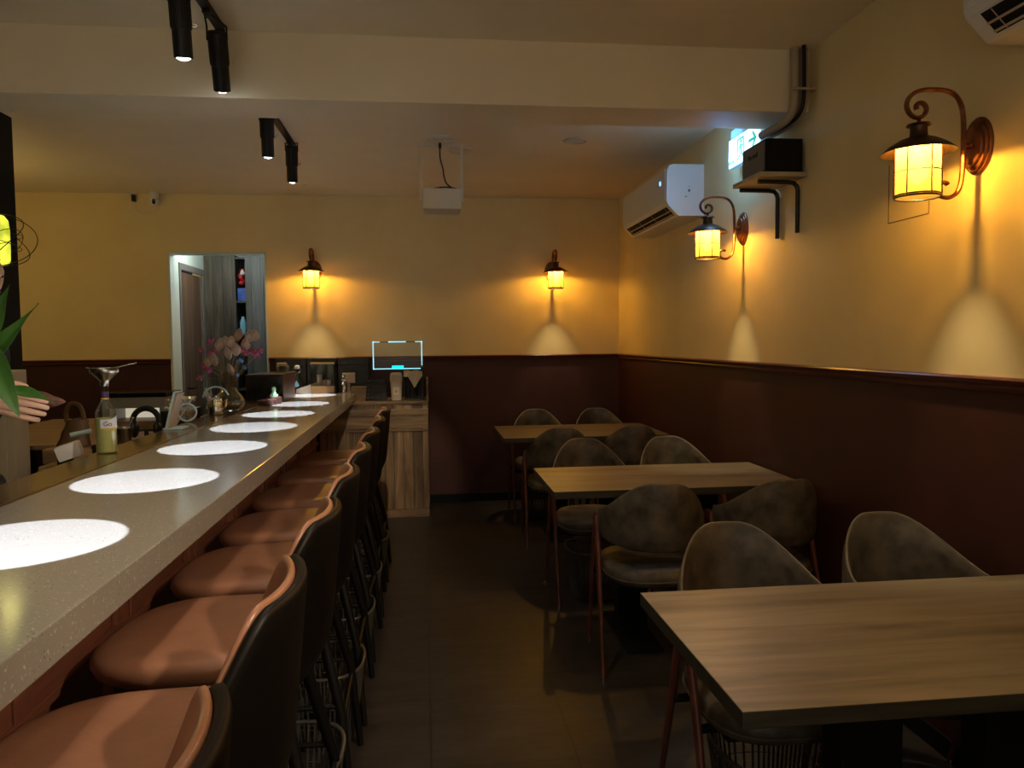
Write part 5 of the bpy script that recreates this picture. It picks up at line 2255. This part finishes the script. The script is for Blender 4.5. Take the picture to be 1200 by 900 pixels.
b.tube([c0 - sd * .022 - fd * .006, c0 - sd * .010 + fd * .002, c0, c0 + sd * .010 + fd * .002, c0 + sd * .022 - fd * .006], [.002, .0035, .004, .0035, .002], 8)
b.build('lips', mat('lips', (.45, .18, .15), .5), pr)
# clothes: black top with sleeves to the elbow and trousers
cp, ce, cr = [], [], []


def addc(p, r_, q=None):
    cp.append(p)
    cr.append(r_)
    if q is not None:
        ce.append((q, len(cp) - 1))
    return len(cp) - 1


a0 = addc(W(-1.66, 2.93, .88), (.145, .125))
a1 = addc(W(-1.655, 2.93, 1.08), (.138, .112), a0)
a2 = addc(W(-1.635, 2.92, 1.25), (.155, .115), a1)
a3 = addc(W(-1.63, 2.91, 1.38), (.13, .09), a2)
addc(W(-1.615, 2.90, 1.44), (.062, .058), a3)
s1 = addc(W(-1.61, 2.73, 1.385), .068, a3)
s2 = addc(W(-1.575, 2.665, 1.23), .058, s1)
s3 = addc(W(-1.54, 2.63, 1.168), .054, s2)
addc(W(-1.495, 2.616, 1.180), .042, s3)
s1 = addc(W(-1.62, 3.09, 1.385), .068, a3)
s2 = addc(W(-1.65, 3.13, 1.22), .058, s1)
addc(W(-1.69, 3.15, 1.10), .052, s2)
skin_obj('shirt', cp, ce, cr, 'cloth_black', 0, 2)
cp, ce, cr = [], [], []
a0 = addc(W(-1.66, 2.93, .96), (.142, .122))
a1 = addc(W(-1.66, 2.93, .90), (.142, .122), a0)
for sy in (-1, 1):
    h_ = addc(W(-1.66, 2.93 + .095 * sy, .82), .098, a1)
    k_ = addc(W(-1.65, 2.93 + .10 * sy, .48), .074, h_)
    addc(W(-1.68, 2.93 + .10 * sy, .10), .060, k_)
skin_obj('trousers', cp, ce, cr, 'cloth_black', 0, 2)
for sy in (-1, 1):
    b = MB()
    rings = []
    for k in range(9):
        u = k / 8
        w = .045 * (.75 + .4 * math.sin(PI * u))
        h = .075 * (1 - .55 * u)
        x = -.075 + .25 * u
        rings.append([(x, w * math.cos(2 * PI * q / 16), max(0, h * .5 + h * .5 * math.sin(2 * PI * q / 16))) for q in range(16)])
    b.loft(rings)
    b.build('shoe', 'black', pr, loc=(-.01, .105 * sy, 0), angle=70)
t = thing('cleaning_cloth', 'dark red and brown cloth bunched up in the hand of the person', 'cloth', (-1.250, 2.635, 1.185))
b = MB()


def rag(u, v):
    th = 2 * PI * v
    r_ = .026 * math.sin(PI * min(.999, max(.02, u))) ** .6 * (1 + .22 * math.sin(3 * th + 9 * u) + .10 * math.sin(7 * th))
    return Vector((-.075 + .16 * u, r_ * math.cos(th), .050 - .02 * u + r_ * math.sin(th) * .8))


rr = [[rag(i / 24, j / 28) for j in range(28)] for i in range(25)]
b.loft(rr)
b.build('fabric', 'meat', t, angle=80)
